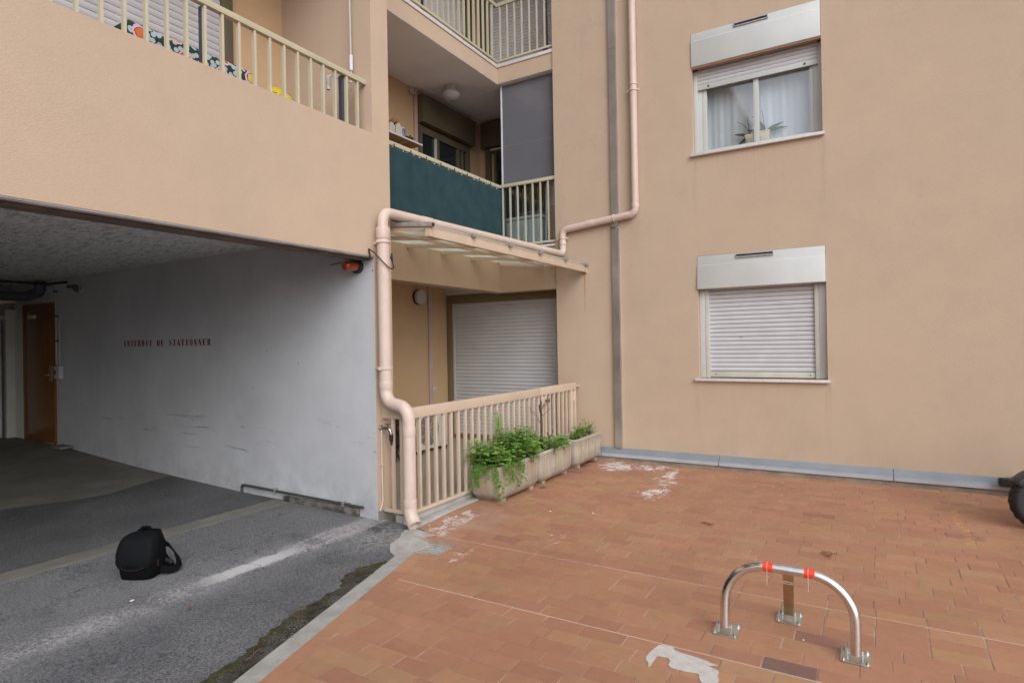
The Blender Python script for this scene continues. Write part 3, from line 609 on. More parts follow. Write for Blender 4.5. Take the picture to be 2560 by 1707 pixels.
# roller shutters: curved slats, one mesh each
def slats(a0, a1, z0, z1, pitch, fn, bulge=.007):    # fn(along, out, z)
    m = MB(); n = max(1, round((z1-z0)/pitch)); p = (z1-z0)/n
    for i in range(n):
        zb = z0+i*p; pr = [(-.006, .0), (-.006, .05), (0, .09), (bulge*.7, .3), (bulge, .55), (bulge*.8, .8), (.001, .985), (-.006, 1.)]
        b = len(m.v)
        for aa in (a0, a1): m.v += [fn(aa, o_, zb+q*p) for o_, q in pr]
        k = len(pr); m.f += [(b+j, b+j+1, b+k+j+1, b+k+j) for j in range(k-1)]
    return m
def slots(a0, a1, z0, pitch, n, fn, step=.045):      # dashes of daylight slots in the joints
    m = MB()
    for i in range(n):
        a = a0+.02+.5*step*(i % 2)
        while a < a1-.03:
            z = z0+i*pitch; m.add([fn(a, -.002, z-.0022), fn(a+.024, -.002, z-.0022), fn(a+.024, -.002, z+.0032), fn(a, -.002, z+.0032)], [(0,1,2,3)]); a += step
    return m

# --- upper window (blind half down over curtains)
W = part('window', (lambda m: (m.box(7.86, 7.93, .421, .515, 3.957, 5.04), m.box(7.86, 7.93, 1.79, 1.884, 3.957, 5.04), m.box(7.86, 7.93, .5155, 1.7895, 3.957, 4.02), m.box(7.86, 7.93, 1.115, 1.175, 4.021, 4.96), m.box(7.86, 7.93, .5155, 1.7895, 4.97, 5.04), m.box(7.825, 7.859, .421, .46, 3.957, 5.04), m.box(7.825, 7.859, 1.835, 1.884, 3.957, 5.04), m.box(7.865, 7.925, .516, .556, 4.021, 4.965), m.box(7.865, 7.925, 1.735, 1.789, 4.021, 4.965)) and m)(MB()), M['white'], bevel=.004); tag(W, 'window with two sashes behind a half lowered blind')
fx = lambda a, o_, z: (7.84-o_, a, z)
part('shutter', slats(.462, 1.833, 4.855, 5.10, .05, fx), M['slat'], W)
m = MB(); m.box(7.828, 7.85, .462, 1.833, 4.79, 4.853)
part('bottom_bar', m, M['white'], W, bevel=.003)
for y in (.60, 1.70): m = MB(); m.lathe([(.013, 0), (.013, -.006), (.008, -.01)], 10, (7.828, y, 4.822), 'x'); part('stopper', m, M['greypvc'], W)
m = MB(); m.box(7.893, 7.897, .557, 1.114, 4.021, 4.969); part('pane', m, M['glass'], W)
m = MB(); m.box(7.893, 7.897, 1.176, 1.734, 4.021, 4.969); part('pane', m, M['glass'], W)
def cur(y0, y1, x):
    m = MB(); ys = fr(y0, y1, 60)
    for y in ys: q = x+.005*math.sin(y*34)+.003*math.sin(y*77+1); m.v += [(q, y, 3.99), (q, y, 5.0)]
    m.f = [(2*i, 2*i+1, 2*i+3, 2*i+2) for i in range(60)]; return m
part('curtain', cur(.44, 1.25, 8.012), M['curtain'], W, ang=80); part('curtain', cur(1.19, 1.87, 8.026), M['curtain'], W, ang=80)
m = MB(); m.box(7.672, 7.86, .402, 1.905, 3.918, 3.953); m.box(7.861, 8.06, .43, 1.875, 3.92, 3.953); part('sill', m, M['stone'], W, bevel=.003)
m = MB(); m.prism([(7.715, 5.472), (7.712, 5.375), (7.70, 5.365), (7.705, 5.055), (7.725, 5.045), (7.80, 5.05), (7.80, 5.472)], lambda a, b, h: (a, .424+h, b), 1.458); part('shutter_box', m, M['alu'], W, bevel=.003)
m = MB(); m.box(7.70, 7.714, .98, 1.36, 5.415, 5.428); m.box(7.70, 7.714, .98, 1.36, 5.452, 5.462); m.box(7.70, 7.714, .975, .985, 5.415, 5.462); m.box(7.70, 7.714, 1.355, 1.365, 5.415, 5.462); part('vent', m, M['grate'], W)
m = MB(); m.box(7.711, 7.7145, .986, 1.354, 5.4285, 5.4515); part('vent_gap', m, M['dark_gap'], W)
m = MB(); m.box(7.722, 7.76, .424, 1.88, 5.032, 5.044); part('box_lip', m, M['rust'], W)
# --- lower window (blind closed)
W = part('window', (lambda m: (m.box(7.80, 7.83, 1.785, 1.853, 1.128, 2.26), m.box(7.80, 7.83, .417, .495, 1.128, 2.26), m.box(7.80, 7.83, .417, 1.853, 2.26, 2.30)) and m)(MB()), M['alu'], bevel=.003); tag(W, 'window with its blind fully lowered')
for y in (1.738, .496): m = MB(); m.box(7.795, 7.86, y, y+.046, 1.128, 2.26); part('guide_rail', m, M['guide'], W, bevel=.003)
fx = lambda a, o_, z: (7.835-o_, a, z)
o, n = build2(slats(.543, 1.737, 1.205, 2.325, .0533, fx), slots(.543, 1.737, 1.205+.0533*3, .0533, 17, fx), 'shutter', M['slat'], M['dark_gap'], W)
for p in o.data.polygons[n:]: p.material_index = 1
m = MB(); m.box(7.818, 7.85, .544, 1.736, 1.135, 1.203); part('bottom_bar', m, M['guide'], W, bevel=.003)
for y in (.60, 1.67): m = MB(); m.lathe([(.007, -.004), (.007, .0)], 8, (7.8175, y, 1.17), 'x'); part('stopper', m, M['dark_gap'], W)
m = MB(); m.box(7.8245, 7.829, 1.352, 1.372, 1.628, 1.637); part('chipped_hole', m, M['dark_gap'], W)
m = MB(); m.box(7.836, 7.95, .43, 1.85, 1.13, 2.65); part('backing', m, M['dark_gap'], W)
m = MB(); m.box(7.672, 7.835, .395, 1.90, 1.090, 1.121); part('sill', m, M['stone'], W, bevel=.003)
m = MB(); m.prism([(7.714, 2.657), (7.714, 2.545), (7.708, 2.54), (7.690, 2.248), (7.70, 2.238), (7.79, 2.242), (7.79, 2.657)], lambda a, b, h: (a, .418+h, b), 1.435); part('shutter_box', m, M['alu'], W, bevel=.003)
m = MB(); m.box(7.702, 7.7135, .975, 1.38, 2.594, 2.606); m.box(7.702, 7.7135, .975, 1.38, 2.638, 2.648); m.box(7.702, 7.7135, .965, .975, 2.594, 2.648); m.box(7.702, 7.7135, 1.38, 1.39, 2.594, 2.648); m.box(7.7, 7.7135, .99, 1.36, 2.607, 2.618); part('vent', m, M['grate'], W)
m = MB(); m.box(7.7105, 7.7138, .976, 1.379, 2.6185, 2.6375); part('vent_gap', m, M['dark_gap'], W)
# --- terrace door with closed blind
fx = lambda a, o_, z: (8.135-o_, a, z)
D = part('terrace_door', (lambda m: (m.box(8.105, 8.159, 5.985, 6.099, .05, 2.28), m.box(8.105, 8.159, 3.85, 4.045, .05, 2.28), m.box(8.105, 8.159, 3.85, 6.099, 2.281, 2.424), m.box(8.115, 8.159, 4.046, 5.984, .05, .118)) and m)(MB()), M['bronze_light'], bevel=.004)
for y0, y1 in ((5.95, 5.984), (4.046, 4.075)): m = MB(); m.box(8.11, 8.15, y0, y1, .12, 2.28); part('guide_rail', m, M['guide'], D, bevel=.003)
o, n = build2(slats(4.076, 5.949, .12, 2.28, .0585, fx), slots(4.076, 5.949, .12+.0584*2, .0584, 32, fx, .05), 'shutter', M['slat'], M['dark_gap'], D)
for p in o.data.polygons[n:]: p.material_index = 1
# --- loggia windows on the first floor
D = part('loggia_window', (lambda m: (m.box(7.25, 7.30, 5.90, 5.969, 3.0, 5.0), m.box(8.50, 8.59, 5.90, 5.969, 3.0, 5.0), m.box(7.30, 8.499, 5.91, 5.969, 4.90, 5.0), m.box(7.66, 7.745, 5.915, 5.969, 3.0, 4.899), m.box(8.24, 8.30, 5.915, 5.969, 3.0, 4.899), m.box(8.37, 8.41, 5.915, 5.969, 3.0, 4.899)) and m)(MB()), M['bronze'], bevel=.004)
m = MB(); m.box(7.3005, 8.4995, 5.945, 5.965, 3.0, 4.899); part('pane', m, M['glass_dark'], D)
m = MB(); m.box(7.64, 7.658, 5.905, 5.944, 3.0, 4.898); part('sash_edge', m, M['guide'], D)
m = MB(); m.box(7.24, 8.665, 5.83, 5.969, 5.04, 5.47); part('shutter_box', m, M['bronze'], D, bevel=.006)
D = part('loggia_window', (lambda m: (m.box(8.91, 8.979, 5.70, 5.80, 3.0, 5.05), m.box(8.92, 8.979, 4.2, 5.699, 4.97, 5.05), m.box(8.92, 8.979, 5.58, 5.62, 3.0, 4.969)) and m)(MB()), M['bronze'], bevel=.004)
m = MB(); m.box(8.955, 8.976, 4.2, 5.57, 3.0, 4.969); part('pane', m, M['glass_dark'], D)
m = MB(); m.box(8.905, 8.919, 4.2, 5.69, 5.0, 5.03); part('sash_edge', m, M['guide'], D)
m = MB(); m.box(8.86, 8.979, 4.2, 5.86, 5.06, 5.50); part('shutter_box', m, M['bronze'], D, bevel=.006)
# --- second floor blinds
D = part('blind_window', (lambda m: (m.box(8.46, 8.72, 5.90, 5.969, 5.86, 8.2), m.box(6.0, 6.1, 5.90, 5.969, 5.86, 8.2), m.box(6.0, 8.72, 5.90, 5.969, 8.2, 8.3)) and m)(MB()), M['bronze'], bevel=.004)
part('shutter', slats(6.101, 8.459, 5.86, 8.2, .055, lambda a, o_, z: (a, 5.93-o_, z)), M['slat_grey'], D)
D = part('blind_window', (lambda m: m.box(8.91, 8.979, 5.67, 5.86, 5.86, 8.2) and m)(MB()), M['bronze'], bevel=.004)
part('shutter', slats(3.32, 5.669, 5.86, 8.2, .055, lambda a, o_, z: (8.94-o_, a, z)), M['slat_grey'], D)
# --- blind behind the left balcony
D = part('blind_window', (lambda m: (m.box(3.30, 3.41, 4.93, 4.984, 2.91, 5.3), m.box(1.0, 1.1, 4.93, 4.984, 2.91, 5.3), m.box(1.0, 3.41, 4.93, 4.984, 5.3, 5.4)) and m)(MB()), M['bronze'], bevel=.004)
part('shutter', slats(1.101, 3.299, 2.92, 5.3, .0585, lambda a, o_, z: (a, 4.96-o_, z)), M['slat_grey'], D)

# --- balcony railings: rails + every bar a sub-part
def railing(segs, zb, zt_, bw, rails=(.05, .045), first=None, posts=()):
    m = MB()
    for p, q in segs:
        p, q = Vector((*p, 0)), Vector((*q, 0)); zt2 = Vector((0, 0, zt_)); zb2 = Vector((0, 0, zb))
        m.bar(p+zt2, q+zt2, rails[0], rails[1]); m.bar(p+zb2, q+zb2, rails[0]*.7, .032)
    o = part('balcony_railing', m, M['rail'], bevel=.004); return o
def bars(parent, pts, z0, z1, wdt=.018, dp=.03, axis='x', mat='rail'):
    for x, y in pts:
        m = MB(); a, b = (wdt, dp) if axis == 'x' else (dp, wdt); m.box(x-a/2, x+a/2, y-b/2, y+b/2, z0, z1); part('bar', m, M[mat], parent)
ra = railing([((-2.0, 3.885), (3.988, 3.885))], 3.528, 3.977, None, (.045, .045))
bars(ra, [(3.894-.1297*i, 3.885) for i in range(22)], 3.54, 3.955)
for x in (3.745, 2.475, 1.2):
    m = MB(); m.box(x-.018, x+.018, 3.897, 3.935, 3.50, 3.955); part('post', m, M['rail_dark'], ra)
rb = railing([((4.215, 4.815), (7.772, 4.815)), ((7.772, 4.79), (7.772, 3.85))], 3.075, 3.985, None, (.045, .05))
bars(rb, [(7.772, 4.745-.1285*i) for i in range(8) if 4.745-.1285*i > 3.86], 3.09, 3.96, axis='y')
bars(rb, [(4.35+.1285*i, 4.815) for i in range(27)], 3.09, 3.96)
m = MB(); m.box(7.745, 7.80, 4.02, 4.06, 3.03, 3.06); part('foot', m, M['rail_dark'], rb)
rc = railing([((4.215, 4.815), (7.772, 4.815)), ((7.772, 4.79), (7.772, 3.85))], 5.895, 6.745, None, (.045, .05))
bars(rc, [(7.772, 4.745-.1263*i) for i in range(8) if 4.745-.1263*i > 3.86], 5.91, 6.72, axis='y')
bars(rc, [(7.645-.1225*i, 4.815) for i in range(27)], 5.91, 6.72)
for p in ((7.44, 4.85), (6.05, 4.85)):
    m = MB(); m.box(p[0]-.02, p[0]+.02, p[1]-.02, p[1]+.02, 5.84, 6.72); part('post', m, M['rail_dark'], rc)
m = MB(); m.box(7.79, 7.83, 3.965, 4.0, 5.84, 6.72); part('post', m, M['rail_dark'], rc)
m = MB(); m.box(7.745, 7.80, 3.95, 4.01, 5.837, 5.872); part('foot', m, M['rail_dark'], rc)
# ------------------------------------------------------------------ things on and beside the building
# drainpipe: down the window wall, across the canopy and down the pier
P = thing('drainpipe', 'peach painted drainpipe running down the window wall, over the canopy and down the pier', 'drainpipe', (7.63, 2.62, 6))
m = MB(); m.tube(round_path([(7.655, 2.63, 9.6), (7.655, 2.63, 3.29), (7.655, 3.70, 3.19), (7.655, 3.70, 2.845), (4.0, 3.70, 2.79), (4.0, 3.70, 2.60)], .085, 7), .048, 20); m.build('upper_pipe', M['pipe'], P)
m = MB(); m.tube(round_path([(4.0, 3.70, 2.64), (4.0, 3.70, 1.10), (3.983, 3.425, 1.06), (3.983, 3.425, .07)], .12, 8), .0565, 22); m.build('lower_pipe', M['pipe'], P)
def outlet(axis_pts): pass
m = MB(); c0 = Vector((3.983, 3.425, .15)); dr = Vector((-.35, -.75, -.75)).normalized(); pts = round_path([c0+Vector((0,0,.10)), c0, c0+dr*.12], .07, 6)
m.tube(pts, .059, 22, cap=False); m.tube([p for p in reversed(pts)], .054, 22, cap=False)
n = 22; a = len(m.v)//2; k = len(pts); m.f += [((k-1)*n+i, (k-1)*n+(i+1) % n, a+(n-i-1) % n if False else a+i % n, a+i) for i in range(0)]
o = m.build('spout', M['pipe'], P)
sol = o.modifiers.new('rim', 'SOLIDIFY'); sol.thickness = .004
def ring(p, d, r, h): p = Vector(p); d = Vector(d).normalized(); m.tube([p-d*h/2, p+d*h/2], r, 22)
for p_, d_, r_, h_ in (((7.655, 2.63, 5.0), (0,0,1), .054, .03), ((7.655, 2.63, 7.4), (0,0,1), .054, .03), ((7.655, 3.70, 3.0), (0,0,1), .053, .05), ((7.655, 3.28, 3.232), (0,1,-.09), .0515, .10), ((7.655, 2.63, 3.39), (0,0,1), .0515, .06), ((4.62, 3.70, 2.80), (1,0,.015), .0515, .14), ((4.0, 3.70, 2.60), (0,0,1), .062, .10), ((4.0, 3.70, 1.25), (0,0,1), .0595, .07), ((3.983, 3.425, .86), (0,0,1), .0595, .08), ((3.983, 3.425, .24), (0,0,1), .061, .07)):
    m = MB(); ring(p_, d_, r_, h_); m.build('coupling', M['pipe'], P, bevel=.003)
for pos, d, r in (((4.0, 3.70, 2.52), (0,0,1), .066), ((4.0, 3.70, 1.40), (0,0,1), .065), ((7.655, 2.63, 4.915), (0,0,1), .057), ((7.655, 2.93, 3.262), (0,1,-.09), .056), ((7.655, 3.70, 3.07), (0,0,1), .056)):
    m = MB(); ring(pos, d, r, .018)
    if d[2] == 1 and pos[0] < 5: m.box(3.985, 4.015, 3.70, 3.81, pos[2]-.012, pos[2]+.012); m.box(pos[0]+.05, pos[0]+.085, 3.69, 3.71, pos[2]-.014, pos[2]+.014); m.box(pos[0]-.085, pos[0]-.05, 3.69, 3.71, pos[2]-.014, pos[2]+.014)
    else: m.box(7.655, 7.73, pos[1]-.012, pos[1]+.012, pos[2]-.012, pos[2]+.012); m.box(7.645, 7.665, pos[1]-.085, pos[1]+.085, pos[2]-.012, pos[2]+.012)
    m.build('clamp', M['pipe'], P, bevel=.003)

# stainless cable duct
P = thing('cable_duct', 'narrow stainless steel duct fixed upright on the window wall beside the drainpipe', 'cable duct', (7.70, 2.93, 0))
m = MB(); m.box(7.672, 7.725, 2.882, 2.976, .17, 3.13); m.build('duct_cover', M['steel_strip'], P, smooth=False)
m = MB(); m.box(7.672, 7.725, 2.882, 2.976, 3.14, 5.56); m.build('duct_cover', M['steel_strip'], P, smooth=False)
m = MB(); m.box(7.671, 7.725, 2.881, 2.977, 5.563, 9.6); m.build('duct_cover', M['steel_strip'], P, smooth=False)
m = MB(); m.box(7.668, 7.7255, 2.879, 2.98, 3.128, 3.15); m.build('joint_band', M['steel'], P, bevel=.002)

# glazed canopy over the terrace
P = thing('canopy', 'glazed lean-to canopy with beige metal beam over the terrace gate', 'canopy', (6, 3.4, 2.6))
m = MB(); m.box(4.24, 7.74, 3.375, 3.42, 2.575, 2.672); m.build('beam', M['gate'], P, bevel=.003)
m = MB(); m.box(7.68, 7.725, 3.362, 3.374, 2.565, 2.68); m.build('end_plate', M['gate'], P, bevel=.002)
m = MB(); m.box(4.24, 4.30, 3.3755-.013, 3.374, 2.575, 2.672); m.build('end_plate', M['gate'], P, bevel=.002)
zc = lambda y: 2.683+(y-3.36)*.102
for x in (4.93, 5.60, 6.28, 6.96):
    m = MB(); m.bar((x, 3.425, zc(3.425)-.028), (x, 4.795, zc(4.795)-.028), .022, .04); m.build('rafter', M['gate'], P)
m = MB(); m.bar((4.255, 3.425, zc(3.425)-.03), (4.255, 4.795, zc(4.795)-.03), .03, .045); m.build('rafter', M['gate'], P)
m = MB(); m.bar((4.24, 4.05, zc(4.05)-.03), (7.71, 4.05, zc(4.05)-.03), .02, .03); m.build('purlin', M['gate'], P)
m = MB(); b = [(4.23, 3.35), (7.715, 3.35), (7.715, 4.799), (4.23, 4.799)]
m.v = [(x, y, zc(y)-.006) for x, y in b]+[(x, y, zc(y)+.002) for x, y in b]; m.f = [(3,2,1,0), (4,5,6,7), (0,1,5,4), (1,2,6,5), (2,3,7,6), (3,0,4,7)]; m.build('glazing', M['glazing'], P, smooth=False)
m = MB(); m.bar((4.245, 3.33, zc(3.33)-.004), (4.245, 4.79, zc(4.79)-.004), .05, .04); m.build('edge_profile', M['grate'], P, bevel=.003)
m = MB(); m.box(4.225, 4.265, 3.3285, 3.3295, zc(3.33)-.018, zc(3.33)+.010); m.build('profile_mouth', M['dark_gap'], P)
for x in (4.93, 5.64, 6.34, 7.04, 7.68):
    m = MB(); m.box(x-.028, x+.028, 3.335, 3.375, zc(3.35)-.022, zc(3.35)+.018); m.box(x-.02, x+.02, 3.34, 4.79, zc(3.36)+.004, zc(3.36)+.012) if False else None; m.bar((x, 3.36, zc(3.36)+.010), (x, 4.79, zc(4.79)+.010), .04, .012); m.build('clip', M['grate'], P, bevel=.002)

# gate and fence across the terrace
G = thing('terrace_fence', 'beige painted metal fence with a small gate leaf closing the terrace', 'fence', (6, 3.52, .1))
m = MB(); m.box(4.055, 6.535, 3.505, 3.55, .948, 1.045); m.build('top_rail', M['gate'], G, bevel=.004)
m = MB(); m.box(4.055, 4.10, 3.551, 3.798, .948, 1.045); m.build('top_rail', M['gate'], G, bevel=.004)
m = MB(); m.box(6.54, 7.60, 3.505, 3.55, .952, 1.049); m.build('gate_rail', M['gate'], G, bevel=.004)
m = MB(); m.box(4.06, 6.535, 3.512, 3.545, .095, .125); m.box(4.06, 4.095, 3.5455, 3.798, .105, .135); m.build('bottom_rail', M['gate'], G, bevel=.003)
m = MB(); m.box(6.72, 7.58, 3.512, 3.545, .10, .13); m.build('bottom_rail', M['gate'], G, bevel=.003)
for i in range(20):
    x = 4.243+.1200*i; m = MB(); m.box(x-.013, x+.013, 3.512, 3.545, .126, .947); m.build('bar', M['gate'], G, bevel=.003)
for y in (3.59, 3.69):
    m = MB(); m.box(4.062, 4.093, y-.013, y+.013, .136, .947); m.build('bar', M['gate'], G, bevel=.003)
for x in (6.825, 6.95, 7.085, 7.206, 7.32):
    m = MB(); m.box(x-.013, x+.013, 3.512, 3.545, .131, .951); m.build('bar', M['gate'], G, bevel=.003)
m = MB(); m.box(6.585, 6.625, 3.508, 3.55, .05, .947); m.build('gate_post', M['gate'], G, bevel=.003)
m = MB(); m.box(6.69, 6.725, 3.51, 3.548, .10, .951); m.build('gate_post', M['gate'], G, bevel=.003)
m = MB(); m.box(7.43, 7.50, 3.508, 3.55, .10, .951); m.build('gate_post', M['gate'], G, bevel=.003)
m = MB(); m.box(7.56, 7.60, 3.508, 3.55, .05, .951); m.build('gate_post', M['gate'], G, bevel=.003)
m = MB(); m.box(6.56, 6.70, 3.497, 3.5075, .835, .935); m.build('lock_plate', M['gate'], G, bevel=.002)
m = MB(); m.lathe([(.010, 0), (.010, .035), (.026, .04), (.028, .05), (.02, .058)], 14, (6.655, 3.497, .885), 'y'); m.v = [(p[0], 3.497-(p[1]-3.497), p[2]) for p in m.v]; m.build('knob', M['bronze'], G)
m = MB(); m.tube([(7.515, 3.50, .80), (7.515, 3.50, .92)], .012, 10); m.box(7.50, 7.515, 3.50, 3.512, .80, .92); m.build('hinge', M['gate'], G)
m = MB(); m.box(7.60, 7.72, 3.51, 3.545, .985, 1.01); m.build('wall_bracket', M['gate'], G)

# water tap and its thin supply pipe on the pier
T = thing('garden_tap', 'chrome garden tap with black hose connector on the pier', 'tap', (4.02, 3.79, .86))
m = MB(); m.lathe([(.024, 0), (.024, .012), (.012, .02), (.012, .055)], 14, (4.03, 3.799, .865), 'y'); m.v = [(p[0], 3.799-(p[1]-3.799), p[2]) for p in m.v]; m.build('flange', M['chrome'], T)
m = MB(); m.tube([(4.03, 3.755, .865), (4.035, 3.70, .86), (4.038, 3.685, .84), (4.04, 3.68, .80)], .014, 12); m.build('body', M['chrome'], T)
m = MB(); m.tube([(4.035, 3.715, .87), (4.035, 3.715, .90)], .007, 8); m.bar((4.00, 3.715, .902), (4.12, 3.70, .895), .014, .008); m.build('handle', M['greypvc'], T)
m = MB(); m.tube([(4.04, 3.68, .81), (4.04, 3.679, .765), (4.041, 3.678, .74)], [.019, .019, .012], 12); m.tube([(4.041, 3.678, .741), (4.041, 3.678, .715)], .009, 10); m.build('hose_connector', M['black'], T)
T = thing('water_pipe', 'thin cream water pipe running down the pier below the tap', 'pipe', (4.03, 3.79, .1))
m = MB(); m.tube(round_path([(4.03, 3.788, .85), (4.035, 3.788, .20), (3.998, 3.788, .125)], .04, 4), .0075, 8); m.build('tube', M['pipe'], T)
m = MB(); m.box(4.015, 4.052, 3.778, 3.80, .525, .537); m.build('clip', M['pipe'], T)
# loose black cable looped round the drainpipe
m = MB(); pts = [(3.915, 3.79, 2.46), (3.905, 3.72, 2.42), (3.935, 3.64, 2.33), (4.0, 3.62, 2.275), (4.06, 3.63, 2.29), (4.085, 3.67, 2.35), (4.075, 3.70, 2.42)]
m.tube(round_path(pts, .05, 4), .0055, 8); m.tube([(3.915, 3.79, 2.46), (3.91, 3.77, 2.38)], .008, 6); m.tube([(4.085, 3.67, 2.36), (4.08, 3.675, 2.43)], .009, 6)
tag(m.build('cable', M['cable'], loc=(3.99, 3.65, 2.3)), 'loose black cable loop hanging around the drainpipe on the pier', 'cable')
# grey overflow elbow by the netting
m = MB(); m.tube(round_path([(4.22, 4.70, 3.28), (4.62, 4.70, 3.28), (4.62, 4.70, 3.02)], .05, 5), .018, 12); m.tube([(4.62, 4.70, 3.19), (4.62, 4.70, 3.14)], .024, 12)
tag(m.build('overflow_pipe', M['greypvc'], loc=(4.6, 4.7, 3.1)), 'dark grey plastic overflow elbow in front of the green netting', 'pipe')

# green privacy netting with ties
N = thing('privacy_netting', 'dark green privacy netting tied along the first floor balcony railing', 'netting', (6, 4.78, 3.1))
m = MB(); nx, nz = 220, 24
for i in range(nx+1):
    x = 4.214+3.54*i/nx
    for j in range(nz+1):
        q = j/nz; zt1 = 3.945-.018*abs(math.sin((x-4.3)*math.pi/.30))-.006*mnoise.noise((x*3, 0, 5)); z = 3.06+(zt1-3.06)*q
        y = 4.776+.010*mnoise.noise((x*2.2, z*1.2, 3))+.006*math.sin(x*21)*q**6-.004*mnoise.noise((x*9, z*.8, 1)); m.v.append((x, y, z))
m.f = [(i*(nz+1)+j, (i+1)*(nz+1)+j, (i+1)*(nz+1)+j+1, i*(nz+1)+j+1) for i in range(nx) for j in range(nz)]
o = m.build('net', M['netting'], N); s_ = o.modifiers.new('cloth', 'SOLIDIFY'); s_.thickness = .004
m = MB()
for i in range(25):
    y = 4.776-.0*i; m.v += [(7.752+.004*math.sin(i*.9), 4.776, 3.06+.88*i/24), (7.80, 4.72+.004*math.sin(i*1.3), 3.06+.88*i/24)]
m.f = [(2*i, 2*i+1, 2*i+3, 2*i+2) for i in range(24)]; o = m.build('net_end', M['netting'], N); s_ = o.modifiers.new('cloth', 'SOLIDIFY'); s_.thickness = .004
for i in range(23):
    x = 4.33+.150*i; m = MB()
    if i % 2: m.bar((x-.006, 4.768, 3.925), (x+.012, 4.785, 3.985), .012, .008); m.build('tie', M['black'], N)
    else: m.lathe([(.009, 0), (.009, .006)], 8, (x, 4.766, 3.93), 'y'); m.build('eyelet', M['alu'], N)

# ribbed plastic windbreak on the first floor balcony
N = thing('plastic_windbreak', 'tall smoky ribbed plastic panel with white edge strip on the balcony corner', 'panel', (7.85, 4.3, 3.03))
m = MB(); m.box(7.842, 7.848, 3.80, 4.775, 4.0, 5.535); m.build('sheet', M['poly'], N, smooth=False)
m = MB(); m.box(7.842, 7.846, 3.80, 4.775, 3.06, 3.998); m.build('lower_sheet', M['poly_clear'], N, smooth=False)
m = MB(); m.box(7.832, 7.858, 4.776, 4.80, 3.04, 5.545); m.build('edge_strip', M['shelf_white'], N, bevel=.002)
m = MB(); m.box(7.832, 7.858, 3.80, 4.7755, 5.5355, 5.549); m.build('top_strip', M['alu'], N, bevel=.002)

# balcony contents
F = thing('storage_chest', 'pale blue white storage chest behind the balcony bars', 'chest', (8.25, 4.4, 3.0))
m = MB(); m.box(7.88, 8.45, 4.16, 4.77, 3.0, 3.47); m.build('body', plain('chest_white', (.50, .58, .60), .4), F, bevel=.02)
m = MB(); m.box(7.865, 8.465, 4.14, 4.79, 3.475, 3.52); m.build('lid', M['shelf_white'], F, bevel=.012)
m = MB(); rr = random.Random(4)
for i in range(9):
    m2 = bmesh.new(); bmesh.ops.create_icosphere(m2, subdivisions=2, radius=1)
    c = Vector((7.98+rr.uniform(0, .25), 4.24+i*.055, 3.55+rr.uniform(0, .05))); s_ = rr.uniform(.05, .08)
    m.add([c+Vector((p.co.x*s_*1.3, p.co.y*s_*1.2, p.co.z*s_*.8))*(1+.3*mnoise.noise(p.co*2+c)) for p in m2.verts], [[q.index for q in f.verts] for f in m2.faces]); m2.free()
tag(m.build('crumpled_cloth', plain('blue_cloth', (.06, .10, .20), .8, .4, 14), loc=(8.3, 4.4, 3.52)), 'crumpled blue cloth lying on the storage chest on the balcony', 'cloth')
m = MB(); m.bar((7.87, 3.98, 3.0), (7.90, 3.96, 3.62), .10, .02, (1,0,0)); tag(m.build('chipboard_plank', M['chip'], loc=(8.02, 4.02, 3)), 'short brown chipboard plank leaning at the balcony wall corner', 'plank')
m = MB(); m.bar((7.93, 3.98, 3.0), (7.96, 3.96, 4.0), .14, .018, (1,0,0)); tag(m.build('beige_board', M['guide'], loc=(8.09, 4.0, 3)), 'tall beige board standing behind the brown chipboard plank', 'board')
m = MB(); m.bar((7.87, 4.075, 3.0), (7.90, 4.06, 3.98), .022, .012, (1,0,0)); tag(m.build('white_batten', M['shelf_white'], loc=(8, 4.1, 3)), 'thin white batten standing beside the boards on the balcony', 'batten')

S = thing('wall_shelf', 'white edged wooden shelf on the balcony wall above the netting', 'shelf', (6.3, 5.85, 4.6))
m = MB(); m.box(5.2, 7.07, 5.725, 5.969, 4.592, 4.609); m.build('board', M['wood'], S, bevel=.001)
m = MB(); m.box(5.2, 7.072, 5.716, 5.7245, 4.589, 4.612); m.box(7.0705, 7.076, 5.725, 5.969, 4.589, 4.612); m.build('edging', M['shelf_white'], S)
for x in (5.7, 6.78):
    m = MB(); m.box(x-.012, x+.012, 5.76, 5.969, 4.580, 4.5915); m.box(x-.012, x+.012, 5.955, 5.969, 4.42, 4.58); m.build('bracket', M['alu'], S)
def birdhouse(x, y, sc_, lab):
    b = thing('birdhouse', lab, 'birdhouse', (x, y, 4.612), 'birdhouses on the balcony shelf'); k = sc_
    m = MB(); m.box(x-.055*k, x+.055*k, y-.06, y+.06, 4.6125, 4.6125+.11*k); m.prism([(-.055*k, 4.6125+.11*k), (.055*k, 4.6125+.11*k), (0, 4.6125+.165*k)], lambda a, b_, h: (x+a, y-.06+h, b_), .12); m.build('body', M['cream'], b)
    m = MB(); m.bar((x-.075*k, y, 4.6125+.095*k), (x+.004, y, 4.6125+.185*k), .14, .01, (0,1,0)); m.bar((x+.075*k, y, 4.6125+.095*k), (x-.004, y, 4.6125+.185*k), .14, .01, (0,1,0)); m.lathe([(.012, 0), (.016, .012), (.004, .03)], 8, (x, y, 4.6125+.18*k)); m.build('roof', M['copper'], b)
    m = MB(); m.prism(arc((0, 4.6125+.065*k), .03*k, 0, 180, 8, lambda a, b_: (a, b_))+[(-.03*k, 4.63), (.03*k, 4.63)], lambda a, b_, h: (x+a, y-.0615+h, b_), .002); m.build('niche', M['guide'], b)
birdhouse(6.43, 5.80, .95, 'smaller cream birdhouse with terracotta roof, farther from the blue tin'); birdhouse(6.575, 5.80, 1.12, 'taller cream birdhouse with terracotta roof, next to the blue tin')
